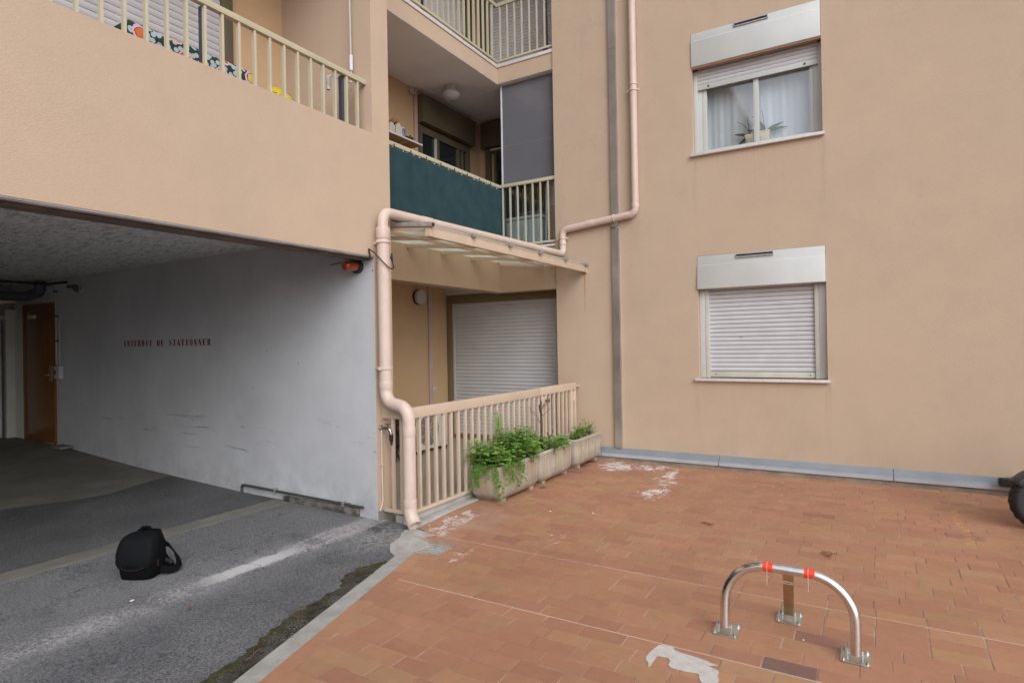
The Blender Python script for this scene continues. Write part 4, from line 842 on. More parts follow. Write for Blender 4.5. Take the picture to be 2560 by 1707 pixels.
T = thing('tin', 'blue and white patterned tin on the balcony shelf', 'tin', (6.70, 5.79, 4.612)); m = MB(); m.lathe([(.045, 0), (.045, .13)], 20, (6.70, 5.79, 4.6125)); m.build('can', M['blue_tin'], T)
m = MB(); m.lathe([(.047, .1305), (.047, .148), (.04, .152)], 20, (6.70, 5.79, 4.6125)); m.build('lid', M['lamp_glass'], T)
m = MB(); m.lathe([(.045, 0), (.075, .045), (.07, .05), (.02, .05)], 16, (6.85, 5.80, 4.6125)); rr = random.Random(3)
for i in range(14): m.lathe([(.004, 0), (.018, .01), (.004, .02)], 6, (6.85+rr.uniform(-.05, .05), 5.80+rr.uniform(-.05, .05), 4.655+rr.uniform(0, .015)))
tag(m.build('basket', plain('dark_basket', (.07, .04, .025), .9, .5, 40), loc=(6.85, 5.8, 4.61)), 'low dark brown bowl at the right end of the balcony shelf', 'bowl')
m = MB(); m.box(7.06, 7.15, 5.93, 5.969, 5.44, 5.52); tag(m.build('junction_box', M['lamp_glass'], bevel=.006, loc=(7.1, 5.95, 5.48)), 'grey plastic junction box high on the balcony wall', 'junction box')
m = MB(); m.box(7.165, 7.235, 5.93, 5.969, 3.0, 5.548); tag(m.build('conduit', M['pinkpipe'], bevel=.012, loc=(7.2, 5.95, 3)), 'pinkish boxed conduit on the first floor balcony wall', 'conduit')
L = thing('ceiling_lamp', 'round opal glass lamp on the balcony ceiling', 'lamp', (7.41, 5.43, 5.548))
m = MB(); m.lathe([(.085, 0), (.085, -.075), (.078, -.08)], 28, (7.41, 5.43, 5.5485)); m.build('base', M['lamp_glass'], L)
m = MB(); m.lathe([(.078, -.078), (.12, -.095), (.142, -.13), (.138, -.165), (.105, -.205), (.05, -.228), (.012, -.232)], 32, (7.41, 5.43, 5.5485)); m.build('globe', M['lamp_glass'], L, ang=60)

# left balcony contents
C_ = thing('lounger', 'balcony lounger padded with a floral cushion behind the railing', 'lounger', (2.6, 4.35, 2.9))
m = MB()                                    # thick floral pad, wavy top, hanging sides
nx, ny = 60, 14
for i in range(nx+1):
    x = 2.08+1.12*i/nx; e = min(1, i/5, (nx-i)/8)
    for j in range(ny+1):
        a = -1+2*j/ny; y = 4.42+.20*a*(1.0); h = (1-abs(a)**4)*.055+.005*mnoise.noise((x*5, y*5, 2)); z = 3.80-.20*(1-e)**2+h*e; m.v.append((x, y, z))
    for j in range(ny+1):
        a = 1-2*j/ny; m.v.append((x, 4.42+.20*a, 3.60-.03*(1-e)))
k = 2*(ny+1)
for i in range(nx):
    for j in range(k): m.f.append((i*k+j, (i+1)*k+j, (i+1)*k+(j+1) % k, i*k+(j+1) % k))
m.f += [tuple(range(k)), tuple(nx*k+j for j in range(k))]; m.build('cushion', M['floral'], C_, ang=70)
m = MB(); m.box(2.10, 3.18, 4.24, 4.60, 3.50, 3.595); m.build('frame', M['wood'], C_)
for x in (2.15, 3.12):
    for y in (4.27, 4.57): m = MB(); m.box(x-.02, x+.02, y-.02, y+.02, 2.90, 3.499); m.build('leg', M['wood'], C_)
m = MB(); nx = 16                           # yellow duster thrown over a low box edge
for i in range(nx+1):
    for j in range(nx+1):
        u, v_ = i/nx, j/nx; px_ = 3.13+.18*u; q = abs(u-.45)*2
        m.v.append((px_, 4.0+.05*math.sin(v_*7+u*3)+.05*v_, 3.50+.21*v_*(1-.35*q**1.6)+.012*mnoise.noise((u*4, v_*4, 3))))
m.f = [(i*(nx+1)+j, (i+1)*(nx+1)+j, (i+1)*(nx+1)+j+1, i*(nx+1)+j+1) for i in range(nx) for j in range(nx)]
T = thing('cloth_on_stool', 'bright yellow cloth over a low stool behind the balcony bars', 'cloth', (3.2, 4.05, 2.9)); o = m.build('cloth', M['fabric_yellow'], T); o.modifiers.new('t', 'SOLIDIFY').thickness = .006
m = MB(); m.box(3.12, 3.32, 4.10, 4.35, 3.45, 3.50); m.build('seat', M['wood'], T)
for x in (3.14, 3.30):
    for y in (4.12, 4.33): m = MB(); m.box(x-.015, x+.015, y-.015, y+.015, 2.90, 3.449); m.build('leg', M['wood'], T)
K = thing('awning_crank', 'hanging grey awning crank with white grips beside the pillar', 'crank', (3.94, 4.0, 4.1))
m = MB(); m.tube([(3.925, 4.0, 5.5), (3.945, 4.0, 4.09)], .009, 8); m.tube(round_path([(3.945, 4.0, 4.12), (3.945, 4.0, 3.99), (3.69, 4.0, 3.965), (3.67, 4.0, 3.83)], .025, 4), .009, 8); m.build('rod', M['lamp_glass'], K)
for a, b in (((3.944, 4.0, 4.24), (3.945, 4.0, 4.10)), ((3.678, 4.0, 3.95), (3.67, 4.0, 3.83))):
    m = MB(); m.tube([a, b], .017, 10); m.build('grip', M['shelf_white'], K)

# terrace contents
L = thing('wall_lamp', 'round white wall lamp high on the terrace wall', 'lamp', (7.35, 6.05, 2.36))
m = MB(); m.lathe([(.12, 0), (.12, .035)], 32, (7.35, 6.099, 2.355), 'y'); m.v = [(p[0], 6.099-(p[1]-6.099), p[2]) for p in m.v]; m.build('base', M['black'], L)
m = MB(); m.lathe([(.112, .036), (.112, .085), (.10, .098), (.02, .104)], 32, (7.35, 6.099, 2.355), 'y'); m.v = [(p[0], 6.099-(p[1]-6.099), p[2]) for p in m.v]; m.build('diffuser', M['lamp_white'], L)
m = MB(); m.box(7.59, 7.67, 6.065, 6.099, .05, 2.548); tag(m.build('conduit', M['pinkpipe'], bevel=.012, loc=(7.63, 6.08, .05)), 'pinkish boxed conduit on the terrace wall behind the fence', 'conduit')
T = thing('socket', 'small white outdoor socket on the terrace wall', 'socket', (7.72, 6.09, .875)); m = MB(); m.box(7.68, 7.76, 6.07, 6.099, .835, .915); m.build('plate', M['lamp_white'], T, bevel=.006)
m = MB(); m.lathe([(.022, 0), (.022, .012)], 14, (7.72, 6.0699, .875), 'y'); m.v = [(p[0], 6.0699-(p[1]-6.0699), p[2]) for p in m.v]; m.build('cover', M['lamp_glass'], T)
A = thing('air_conditioner', 'white outdoor air conditioning unit standing on the terrace floor', 'air conditioner', (6.85, 5.65, .05))
m = MB(); m.box(6.56, 7.28, 5.5, 5.80, .10, .66); m.build('casing', M['lamp_white'], A, bevel=.012)
m = MB(); m.box(6.548, 6.5595, 5.51, 5.79, .13, .63); m.build('coil', M['black'], A)
m = MB()
for i in range(11): m.box(6.542, 6.5475, 5.51, 5.79, .15+.042*i, .155+.042*i)
m.build('coil_guard', M['lamp_glass'], A)
m = MB(); m.lathe([(.225, 0), (.225, .004)], 40, (6.83, 5.499, .375), 'y'); m.v = [(p[0], 5.499-(p[1]-5.499), p[2]) for p in m.v]; m.build('fan_opening', M['dark_gap'], A)
m = MB()
for i in range(27):
    z = .16+.0165*i; hw = math.sqrt(max(0, .228**2-(z-.375)**2))
    if hw > .02: m.box(6.83-hw, 6.83+hw, 5.486, 5.492, z-.003, z+.003)
for a in range(0, 180, 30): m.bar((6.83-.225*math.cos(R(a)), 5.49, .375-.225*math.sin(R(a))), (6.83+.225*math.cos(R(a)), 5.49, .375+.225*math.sin(R(a))), .006, .006, (0,1,0))
m.build('fan_guard', M['lamp_glass'], A)
for x in (6.64, 7.2): m = MB(); m.box(x-.03, x+.03, 5.48, 5.82, .05, .099); m.build('foot', M['black'], A)
m = MB(); m.box(7.2805, 7.286, 5.55, 5.60, .52, .56); m.box(7.06, 7.27, 5.496, 5.4995, .60, .62); m.build('label_strip', plain('teal_strip', (.05, .22, .17), .5), A)
H = thing('folded_chair', 'dark folded chair leaning in the terrace behind the drainpipe', 'chair', (6.05, 5.4, .05))
m = MB(); m.bar((5.85, 5.42, .07), (6.15, 5.50, .72), .04, .30, (0,1,0)); m.build('backrest', M['black'], H, bevel=.01)
m = MB(); m.bar((5.86, 5.30, .30), (6.10, 5.40, .48), .04, .30, (0,1,0)); m.build('seat', M['black'], H, bevel=.01)
for d in (-.14, .14):
    m = MB(); m.bar((6.12+.2*d, 5.30+d, .05), (5.95+.2*d, 5.42+d, .55), .025, .025); m.build('leg', M['black'], H)

# planters
def planter_mesh(x0, y0, lx, ly, z0, hgt, name_root):
    nn = 26; pts = []
    def rr_(hx, hy, r, z, dx=0):
        o = []
        for cxs, cys, a0 in ((1, 1, 0), (-1, 1, 90), (-1, -1, 180), (1, -1, 270)):
            for k in range(5): a = R(a0+90*k/4); o.append((x0+lx/2+cxs*(hx-r)+r*math.cos(a), y0+ly/2+cys*(hy-r)+r*math.sin(a), z))
        return o
    m = MB(); hx, hy = lx/2, ly/2
    lv = [rr_(hx-.09, hy-.06, .06, z0+.022), rr_(hx-.05, hy-.03, .06, z0+.034), rr_(hx-.02, hy-.010, .05, z0+.085), rr_(hx-.012, hy-.006, .045, z0+hgt*.6), rr_(hx-.004, hy-.003, .04, z0+hgt-.035), rr_(hx, hy, .038, z0+hgt-.03), rr_(hx, hy, .036, z0+hgt-.004), rr_(hx-.005, hy-.005, .034, z0+hgt), rr_(hx-.03, hy-.03, .02, z0+hgt), rr_(hx-.034, hy-.034, .02, z0+hgt-.01), rr_(hx-.045, hy-.045, .02, z0+hgt-.10)]
    k = len(lv[0])
    for i, l in enumerate(lv): m.v += [(p[0]+.003*mnoise.noise((p[0]*9, p[1]*9, p[2]*9)), p[1]+.003*mnoise.noise((p[0]*9, p[1]*9, p[2]*9+5)), p[2]) for p in l]
    m.f.append(tuple(reversed(range(k))))
    for i in range(len(lv)-1):
        for j in range(k): m.f.append((i*k+j, i*k+(j+1) % k, (i+1)*k+(j+1) % k, (i+1)*k+j))
    return m, lv[-1]
PZ = .028
def planter(x0, y0, lx, lab):
    t_ = thing('planter', lab, 'planter', (x0, y0, PZ), 'concrete planters along the fence')
    m, top = planter_mesh(x0, y0, lx, .375, PZ, .362, t_); m.build('trough', M['planter'], t_, ang=50)
    m = MB(); k = len(top); m.v = [(p[0], p[1], p[2]) for p in top]+[(x0+lx/2, y0+.1875, PZ+.285)]; m.f = [(i, (i+1) % k, k) for i in range(k)]; m.build('soil', M['soil'], t_)
    m = MB()
    for i in range(9): m.lathe([(.005, 0), (.005, .002)], 8, (x0+.10+(lx-.2)*i/8, y0+.0015, PZ+.325), 'y')
    m.build('rim_hole', M['dark_gap'], t_)
    for x in (x0+.10, x0+lx-.18):
        m = MB(); m.prism([(x, PZ-.012), (x+.06, PZ-.012), (x+.085, PZ+.06), (x-.025, PZ+.06)], lambda a, b, h, y=y0: (a, y+.035+h, b), .30); m.build('foot', M['planter'], t_)
    return t_
planter(4.955, 3.125, .855, 'concrete planter nearest the drainpipe, overgrown with trailing leaves')
planter(5.82, 3.13, .845, 'middle concrete planter with the bare cut shrub')
planter(6.775, 3.135, .83, 'concrete planter by the window wall with a few seedlings')

# foliage
def leaf_geo(m, tint, p, d, n_, L_, W_, fold=.25, tv=.5, lobed=False):
    d = d.normalized(); s_ = d.cross(n_)
    if s_.length < 1e-4: return
    s_.normalize(); n_ = s_.cross(d).normalized(); b = len(m.v)
    if lobed: prof = [(0, 0), (.18, .42), (.30, .95), (.45, .38), (.62, .62), (.72, .25), (1, 0)]
    else: prof = [(0, .02), (.18, .62), (.42, 1.), (.72, .62), (1, .03)]
    for q, h in prof:
        c = p+d*(L_*q)-n_*(L_*.22*q*q); m.v += [tuple(c-s_*(W_*h)+n_*(fold*W_*h)), tuple(c), tuple(c+s_*(W_*h)+n_*(fold*W_*h))]
    for i in range(len(prof)-1):
        for k in (0, 1): m.f.append((b+3*i+k, b+3*i+k+1, b+3*i+k+4, b+3*i+k+3)); tint.append(tv)
def finish(m, tint, name, mat, parent):
    o = m.build(name, mat, parent, ang=60); a = o.data.attributes.new('tint', 'FLOAT', 'FACE'); a.data.foreach_set('value', tint); return o
def bush(name, lab, x0, x1, y0, y1, zb, hf, nst, seed, mat='leaf', lsz=(.035, .06)):
    rg = random.Random(seed); t_ = thing(name, lab, 'plant', ((x0+x1)/2, (y0+y1)/2, zb)); m = MB(); tint = []; st = MB()
    for i in range(nst):
        bx, by = rg.uniform(x0, x1), rg.uniform(y0, y1); h = hf(bx, by)*rg.uniform(.55, 1.05); ln = Vector((rg.uniform(-.22, .22), rg.uniform(-.3, .2), 1)); prev = Vector((bx, by, zb)); pts = [prev]
        for s_ in range(1, 6): prev = Vector((bx, by, zb))+Vector((ln.x*h*(s_/5)**1.5, ln.y*h*(s_/5)**1.5, h*s_/5)); pts.append(prev)
        st.tube(pts, [.0035]*5+[.0015], 5)
        nl = int(8+h*26)
        for k in range(nl):
            q = (k+1)/nl; q = .25+.75*q; f = q*5; a = pts[min(int(f), 4)]; bb = pts[min(int(f)+1, 5)]; p = a.lerp(bb, f-int(f)) if f < 5 else pts[5]
            az = k*2.4+rg.uniform(-.6, .6)+i; d = Vector((math.cos(az), math.sin(az), rg.uniform(-.1, .65)*(1.3 if q > .9 else 1))); sz = rg.uniform(*lsz)*(1.15-.65*max(0, q-.7)/.3)
            p2 = p+d.normalized()*sz*.5
            leaf_geo(m, tint, p2, d, Vector((0, 0, 1))+Vector((rg.uniform(-.3, .3), rg.uniform(-.3, .3), 0)), sz, sz*.46, .22, min(1, max(0, rg.gauss(.38+.25*(q-.5), .2))))
    st.build('stem', M['twig'] if name == 'seedling' else plain('green_stem', (.09, .12, .035), .6), t_); finish(m, tint, 'foliage', M[mat], t_); return t_
ztop = PZ+.30
bush('leafy_plant', 'bushy green leafy plant filling the planter nearest the drainpipe', 4.93, 5.82, 3.12, 3.47, ztop, lambda x, y: .25+.12*math.exp(-((x-5.45)/.25)**2)+.06*math.sin(x*13), 100, 2, lsz=(.04, .078))
bush('leafy_plant', 'green leafy plant around the foot of the bare shrub', 5.80, 6.30, 3.12, 3.45, ztop, lambda x, y: .20+.13*math.exp(-((x-5.93)/.10)**2), 32, 3, lsz=(.04, .072))
bush('leafy_plant', 'low leafy sprig at the right corner of the middle planter', 6.36, 6.60, 3.12, 3.26, ztop, lambda x, y: .16, 11, 5, lsz=(.04, .07))
bush('seedling', 'taller two stemmed seedling clump in the planter by the window wall', 7.10, 7.36, 3.22, 3.40, ztop-.02, lambda x, y: .10+.16*(x > 7.24), 16, 6)
bush('seedling', 'single upright seedling nearest the window wall', 7.49, 7.53, 3.28, 3.33, ztop-.02, lambda x, y: .25, 4, 8)
bush('seedling', 'tiny seedling at the left end of the third planter', 6.86, 6.92, 3.26, 3.34, ztop-.02, lambda x, y: .07, 5, 9, lsz=(.02, .035))
# trailing ivy over the near end
rg = random.Random(21); t_ = thing('trailing_ivy', 'trailing ivy hanging over the near end of the first planter', 'plant', (4.98, 3.2, .35)); m = MB(); tint = []; st = MB()
for i in range(30):
    side = rg.random() < .60; b0 = Vector((4.99, rg.uniform(3.13, 3.44), .40)) if side else Vector((rg.uniform(4.97, 5.35), 3.135, .40))
    on_ = Vector((-1, 0, 0)) if side else Vector((0, -1, 0)); ln = .06+.30*rg.random()**1.4*(1 if side else .7); pts = [b0, b0+on_*.03+Vector((0, 0, .015))]; p = pts[-1]
    nseg = max(3, int(ln/.03))
    for k in range(nseg):
        p = p+Vector((0, 0, -.03))+on_*(.008*(k < 3)+rg.uniform(-.003, .004))+Vector((on_.y, on_.x, 0))*rg.uniform(-.028, .028); pts.append(p)
    st.tube(pts, .0016, 4)
    for q in pts[1:]:
        for k in range(2 if rg.random() < .7 else 1):
            az = rg.uniform(-1.3, 1.3); tg = Vector((on_.y, -on_.x, 0)); d = on_*math.cos(az)*.5+tg*math.sin(az)+Vector((0, 0, rg.uniform(-.8, .1))); sz = rg.uniform(.02, .048)
            leaf_geo(m, tint, q+on_*.01, d, on_+Vector((0, 0, .7)), sz, sz*.48, .15, min(1, max(0, rg.gauss(.45, .22))), True)
st.build('stem', M['twig'], t_); finish(m, tint, 'foliage', M['leaf_ivy'], t_)
# slender vine climbing the fence
t_ = thing('climbing_vine', 'slender vine with drooping leaves climbing the fence bars', 'plant', (5.51, 3.47, .4)); m = MB(); tint = []; st = MB()
pts = [Vector(p) for p in ((5.52, 3.42, .33), (5.525, 3.46, .55), (5.52, 3.48, .74), (5.51, 3.48, .84), (5.47, 3.475, .885), (5.43, 3.47, .85))]; st.tube(round_path(pts, .08, 3), .003, 6)
for x, z, sx in [(5.515, .84-.028*k, 1) for k in range(6)] + [(5.44, .86-.045*k, -1) for k in range(4)] + [(5.52, .62, 1), (5.52, .60, 1)]:
    leaf_geo(m, tint, Vector((x, 3.46, z)), Vector((.5*sx, -.3, -.5)), Vector((.3, -.5, 1)), .055 if z > .65 else .10, .014 if z > .65 else .032, .2, .2); leaf_geo(m, tint, Vector((x, 3.46, z)), Vector((-.5*sx, -.3, -.5)), Vector((-.3, -.5, 1)), .045, .012, .2, .25)
st.build('stem', M['twig'], t_); finish(m, tint, 'foliage', M['leaf'], t_)
# bare cut shrub
t_ = thing('bare_shrub', 'bare cut back shrub with grey brown trunk in the middle planter', 'shrub', (6.21, 3.32, .3))
m = MB(); m.tube([(6.225, 3.32, .30), (6.205, 3.32, .46), (6.215, 3.32, .64), (6.205, 3.318, .78), (6.205, 3.32, .86), (6.21, 3.32, .925)], [.019, .0165, .0145, .014, .012, .010], 10)
m.tube([(6.205, 3.32, .775), (6.165, 3.31, .82), (6.13, 3.30, .885)], [.013, .0115, .010], 8); m.tube([(6.21, 3.32, .80), (6.25, 3.315, .86), (6.275, 3.31, .90)], [.006, .004, .003], 6)
for z, dx in ((.60, -.03), (.545, -.035), (.69, -.02)): m.tube([(6.21, 3.32, z), (6.21+dx, 3.31, z+.004)], [.006, .005], 6)
m.build('trunk', M['bark'], t_)
m = MB(); m.tube([(6.20, 3.318, .655), (6.13, 3.31, .70), (6.085, 3.305, .755), (5.95, 3.30, .83), (5.86, 3.295, .90)], [.005, .004, .0035, .003, .0015], 6); m.tube([(6.21, 3.318, .74), (6.33, 3.305, .79), (6.49, 3.30, .84)], [.004, .003, .0015], 6); m.build('twig', M['bark'], t_)
t_ = thing('shrub_stump', 'small forked dark stump at the right end of the middle planter', 'shrub', (6.40, 3.32, .3)); m = MB(); m.tube([(6.40, 3.32, .30), (6.40, 3.32, .42), (6.41, 3.318, .475)], [.011, .010, .009], 8); m.tube([(6.405, 3.32, .46), (6.36, 3.31, .50), (6.315, 3.30, .54)], [.009, .008, .007], 8); m.tube([(6.41, 3.32, .47), (6.45, 3.31, .50), (6.475, 3.305, .55)], [.008, .006, .005], 8); m.build('trunk', M['bark'], t_)
t_ = thing('shrub_stump', 'short cut stump among the leaves of the first planter', 'shrub', (5.45, 3.28, .3)); m = MB(); m.tube([(5.45, 3.28, .30), (5.447, 3.278, .50), (5.45, 3.275, .575)], [.014, .0135, .013], 8); m.build('trunk', M['bark'], t_); m = MB(); m.lathe([(.012, 0), (.012, .003)], 8, (5.45, 3.275, .5755)); m.build('cut_face', M['copper'], t_)
# ------------------------------------------------------------------ courtyard things
Q = thing('parking_barrier', 'folding stainless steel hoop barrier with red tape bands on the tiles', 'parking barrier', (3.45, .39, 0))
def hoop_pts():
    p0, p1, top = Vector((3.395, .703, .045)), Vector((3.395, .083, .045)), .40
    tx = lambda z: 3.395+.055*(z-.045)/.36
    pts = [(3.395, .703, .04), (tx(.12), .705, .12), (tx(.17), .7045, .17)]
    for k in range(1, 13): a = R(90*k/12); pts.append((tx(.18+.205*math.sin(a)), .4900+.2145*math.cos(a), .18+.205*math.sin(a)))
    for k in range(0, 12): a = R(90+90*k/12); pts.append((tx(.18+.205*math.sin(a)), .297+.2145*math.cos(a), .18+.205*math.sin(a)))
    return pts + [(tx(.17), .0825, .17), (tx(.12), .082, .12), (3.395, .083, .04)]
m = MB(); m.tube(hoop_pts(), .0245, 24); m.build('hoop', M['steel'], Q, ang=60)
xt = 3.395+.055*(.385-.045)/.36
for y0, y1 in ((.462, .512), (.262, .312)):
    m = MB(); m.tube([(xt, y0, .385), (xt, y1, .385)], .0254, 24); m.build('tape_band', M['tape'], Q)
for y in (.490, .293):
    m = MB(); m.tube([(xt-.026, y, .385), (xt-.0265, y-.001, .30)], .0013, 5); m.tube([(xt+.0262*math.cos(R(a)), y, .385+.0262*math.sin(R(a))) for a in range(90, 271, 20)], .0013, 5); m.build('cable_tie', M['tie'], Q)
m = MB(); m.tube([(xt, .366, .385), (xt, .420, .385)], .0262, 24); m.build('collar', M['steel'], Q)
m = MB(); a_, b_ = Vector((3.470, .392, .362)), Vector((3.715, .418, .045)); m.bar(a_, b_, .052, .024, (1, 0, 1)); m.build('strut', M['brass_steel'], Q, bevel=.002)
d_ = (b_-a_).normalized(); nr = Vector((-d_.z, 0, d_.x)).normalized(); nr = nr if nr.x < 0 else -nr; nr = Vector((-.79, 0, -.61)) if False else nr
c_ = a_+d_*.075; sx = d_.cross(nr).normalized(); 
def on_strut(u, v, h): return c_+sx*u+d_*v+nr*h
sgn = 1 if sx.y < 0 else -1
m = MB(); m.prism([(-.024, -.012), (.024, -.012), (.024, .012), (-.024, .012)], lambda a, b, h: tuple(on_strut(a, b, .0125+h)), .0006); m.build('sticker', M['sticker'], Q)
def stroke_text(txt, w_, h_, fn, gap=.35):  # straight sans capitals from strokes
    G_ = {'K': [((0,0),(0,1)),((.05,.5),(.8,1)),((.05,.5),(.8,0))], 'L': [((0,0),(0,1)),((0,0),(.7,0))], 'A': [((0,0),(.4,1)),((.8,0),(.4,1)),((.2,.35),(.6,.35))], 'R': [((0,0),(0,1)),((0,1),(.7,.95)),((.7,.95),(.7,.55)),((.7,.55),(0,.5)),((.3,.5),(.8,0))], 'P': [((0,0),(0,1)),((0,1),(.7,.95)),((.7,.95),(.7,.55)),((.7,.55),(0,.5))], 'N': [((0,0),(0,1)),((0,1),(.75,0)),((.75,0),(.75,1))]}
    m = MB(); x = 0
    for ch in txt:
        for (a, b), (c, d) in G_[ch]: m.bar(fn((x+a)*w_, b*h_), fn((x+c)*w_, d*h_), h_*.2, h_*.06, tuple(nr))
        x += .8+gap
    return m
stroke_text('KLARNA', .0052, .007, lambda u, v: on_strut(sgn*(u-.018), -(v-.003), .0134)).build('sticker_text', M['ink'], Q)
for nm, px_, py_, yaw_ in (('L', 3.436, .703, 0), ('R', 3.449, .087, 0), ('C', 3.750, .419, 0)):
    lx_, ly_ = (.152, .132)
    m = MB(); hx, hy, r_ = lx_/2, ly_/2, .015; pl = []
    for cx_, cy_, a0 in ((1, 1, 0), (-1, 1, 90), (-1, -1, 180), (1, -1, 270)):
        for k in range(5): a = R(a0+90*k/4); pl.append((px_+cx_*(hx-r_)+r_*math.cos(a), py_+cy_*(hy-r_)+r_*math.sin(a)))
    m.prism(pl, lambda a, b, h: (a, b, .0015+h), .0055); bp = m.build('base_plate', M['zinc'], Q, bevel=.001)
    for s_ in (-1, 1):
        m = MB(); y = py_+s_*.032; xb = px_-.05 if nm != 'C' else px_-.045
        m.prism([(xb, .0072), (xb+.105, .0072), (xb+.075, .052), (xb+.045, .058), (xb+.02, .05)], lambda a, b, h, y=y: (a, y-.002+h, b), .004); m.build('lug', M['zinc'], Q)
    for ax_ in (-1, 1):
        for ay_ in (-1, 1):
            m = MB(); X, Y = px_+ax_*.058, py_+ay_*.052; m.lathe([(.009, .007), (.009, .0085), (.0072, .0087), (.0072, .0145), (.0045, .015), (.0045, .023)], 10, (X, Y, 0)); m.build('bolt', M['zinc_bolt'], Q)
    m = MB(); m.tube([(px_-.035 if nm != 'C' else px_-.03, py_-.038, .036), (px_-.035 if nm != 'C' else px_-.03, py_+.038, .036)], .006, 10); m.build('pin', M['zinc_bolt'], Q)

# backpack
K = thing('backpack', 'black camera backpack standing on the asphalt with its straps spread', 'backpack', (2.22, 4.30, hz(2.22, 4.3)))
bz = hz(2.22, 4.3); ba = math.atan2(-.52, -.85); ca_, sa_ = math.cos(ba), math.sin(ba)
def bk_(f, s_, z):
    f, s_, z = f*.80, s_*.80, z*.92
    return (2.22+f*ca_-s_*sa_, 4.30+f*sa_+s_*ca_, bz+z)   # f forward (front of bag), s sideways
def loft(levels, n=28):
    m = MB()
    for z, hf, hs, cf, ex in levels:
        for k in range(n):
            a = 2*math.pi*k/n; c, s_ = math.cos(a), math.sin(a); q = 2/ex; m.v.append(bk_(cf+hf*math.copysign(abs(c)**q, c), hs*math.copysign(abs(s_)**q, s_), z))
    L_ = len(levels)
    for i in range(L_-1):
        for k in range(n): m.f.append((i*n+k, i*n+(k+1) % n, (i+1)*n+(k+1) % n, (i+1)*n+k))
    m.f += [tuple(reversed(range(n))), tuple((L_-1)*n+k for k in range(n))]; return m
loft([(.001, .10, .125, 0, 4), (.012, .112, .138, 0, 4), (.06, .118, .148, 0, 4.4), (.13, .118, .154, 0, 4.6), (.20, .114, .152, -.004, 4.6), (.26, .105, .144, -.01, 4.4), (.295, .092, .130, -.018, 4), (.312, .07, .11, -.024, 3.4), (.317, .03, .05, -.03, 2.6)]).build('body', M['nylon'], K, ang=60)
loft([(.085, .03, .11, .100, 3), (.095, .06, .140, .082, 3.4), (.13, .074, .154, .078, 3.8), (.19, .074, .157, .068, 4), (.235, .072, .152, .054, 4), (.275, .074, .142, .034, 4), (.302, .074, .126, .012, 3.6), (.318, .056, .10, -.006, 3), (.324, .02, .05, -.012, 2.4)]).build('lid', M['nylon_blue'], K, ang=60)
m = MB(); m.tube([bk_(.1+.052*math.cos(R(a))*1.0+.005, .128*math.sin(R(a)), .088+.045*abs(math.sin(R(a)))**3) for a in range(-85, 86, 10)], .0018, 6); m.build('piping', M['red_trim'], K)
m = MB(); m.tube([bk_(.132+.018*math.cos(R(a)), .082*math.sin(R(a)), .15-.035*math.cos(R(a))) for a in range(-90, 91, 12)], .0035, 6); m.build('front_seam', M['nylon'], K)
m = MB(); m.tube([bk_(.03, .151, .085), bk_(.032, .155, .13)], .0035, 6); m.build('zip_pull', M['red_trim'], K)
m = MB(); m.tube(round_path([bk_(-.055, .045, .30), bk_(-.065, .04, .345), bk_(-.065, -.04, .345), bk_(-.055, -.045, .30)], .03, 5), .010, 8); m.build('carry_handle', M['nylon'], K, ang=70)
loft([(.02, .02, .12, -.118, 3), (.10, .03, .135, -.118, 3), (.22, .028, .135, -.118, 3), (.315, .02, .10, -.108, 3), (.322, .012, .08, -.105, 3)]).build('back_padding', M['nylon'], K, ang=60)
loft([(.02, .06, .012, -.02, 3), (.03, .07, .02, -.02, 3), (.13, .07, .02, -.02, 3), (.145, .06, .014, -.02, 3)]).build('side_pocket', M['nylon'], K) if False else None
def ribbon(pts, w_, th, name):
    m = MB(); pts = [Vector(p) for p in pts]
    pts = [Vector(p) for p in round_path(pts, .06, 5)]
    for i, p in enumerate(pts):
        t_ = (pts[min(i+1, len(pts)-1)]-pts[max(i-1, 0)]).normalized(); u = t_.cross(Vector((0, 0, 1)))
        u = u.normalized() if u.length > .1 else Vector((sa_, -ca_, 0)); v_ = u.cross(t_); wv = (Vector((0, 0, 1))*.75+u*.65).normalized()
        tv = t_.cross(wv).normalized(); m.v += [tuple(p+wv*w_/2+tv*th/2), tuple(p+wv*w_/2-tv*th/2), tuple(p-wv*w_/2-tv*th/2), tuple(p-wv*w_/2+tv*th/2)]
    for i in range(len(pts)-1):
        for k in range(4): m.f.append((4*i+k, 4*i+(k+1) % 4, 4*i+4+(k+1) % 4, 4*i+4+k))
    n_ = len(pts)-1; m.f += [(0, 1, 2, 3), (4*n_+3, 4*n_+2, 4*n_+1, 4*n_)]; m.build(name, M['nylon'], K, ang=60, bevel=0)
ribbon([bk_(-.125, .08, .22), bk_(-.15, .15, .185), bk_(-.145, .215, .11), bk_(-.125, .255, .045), bk_(-.06, .245, .03), bk_(-.015, .195, .032), bk_(-.02, .135, .05)], .045, .012, 'shoulder_strap')
ribbon([bk_(-.125, -.05, .22), bk_(-.20, .03, .15), bk_(-.22, .11, .06), bk_(-.16, .17, .03), bk_(-.12, .12, .04)], .045, .012, 'shoulder_strap')
m = MB(); a, b = bk_(-.10, .165, .09), bk_(-.09, .205, .065); m.bar(a, b, .03, .02); m.build('buckle', M['black'], K, bevel=.005)

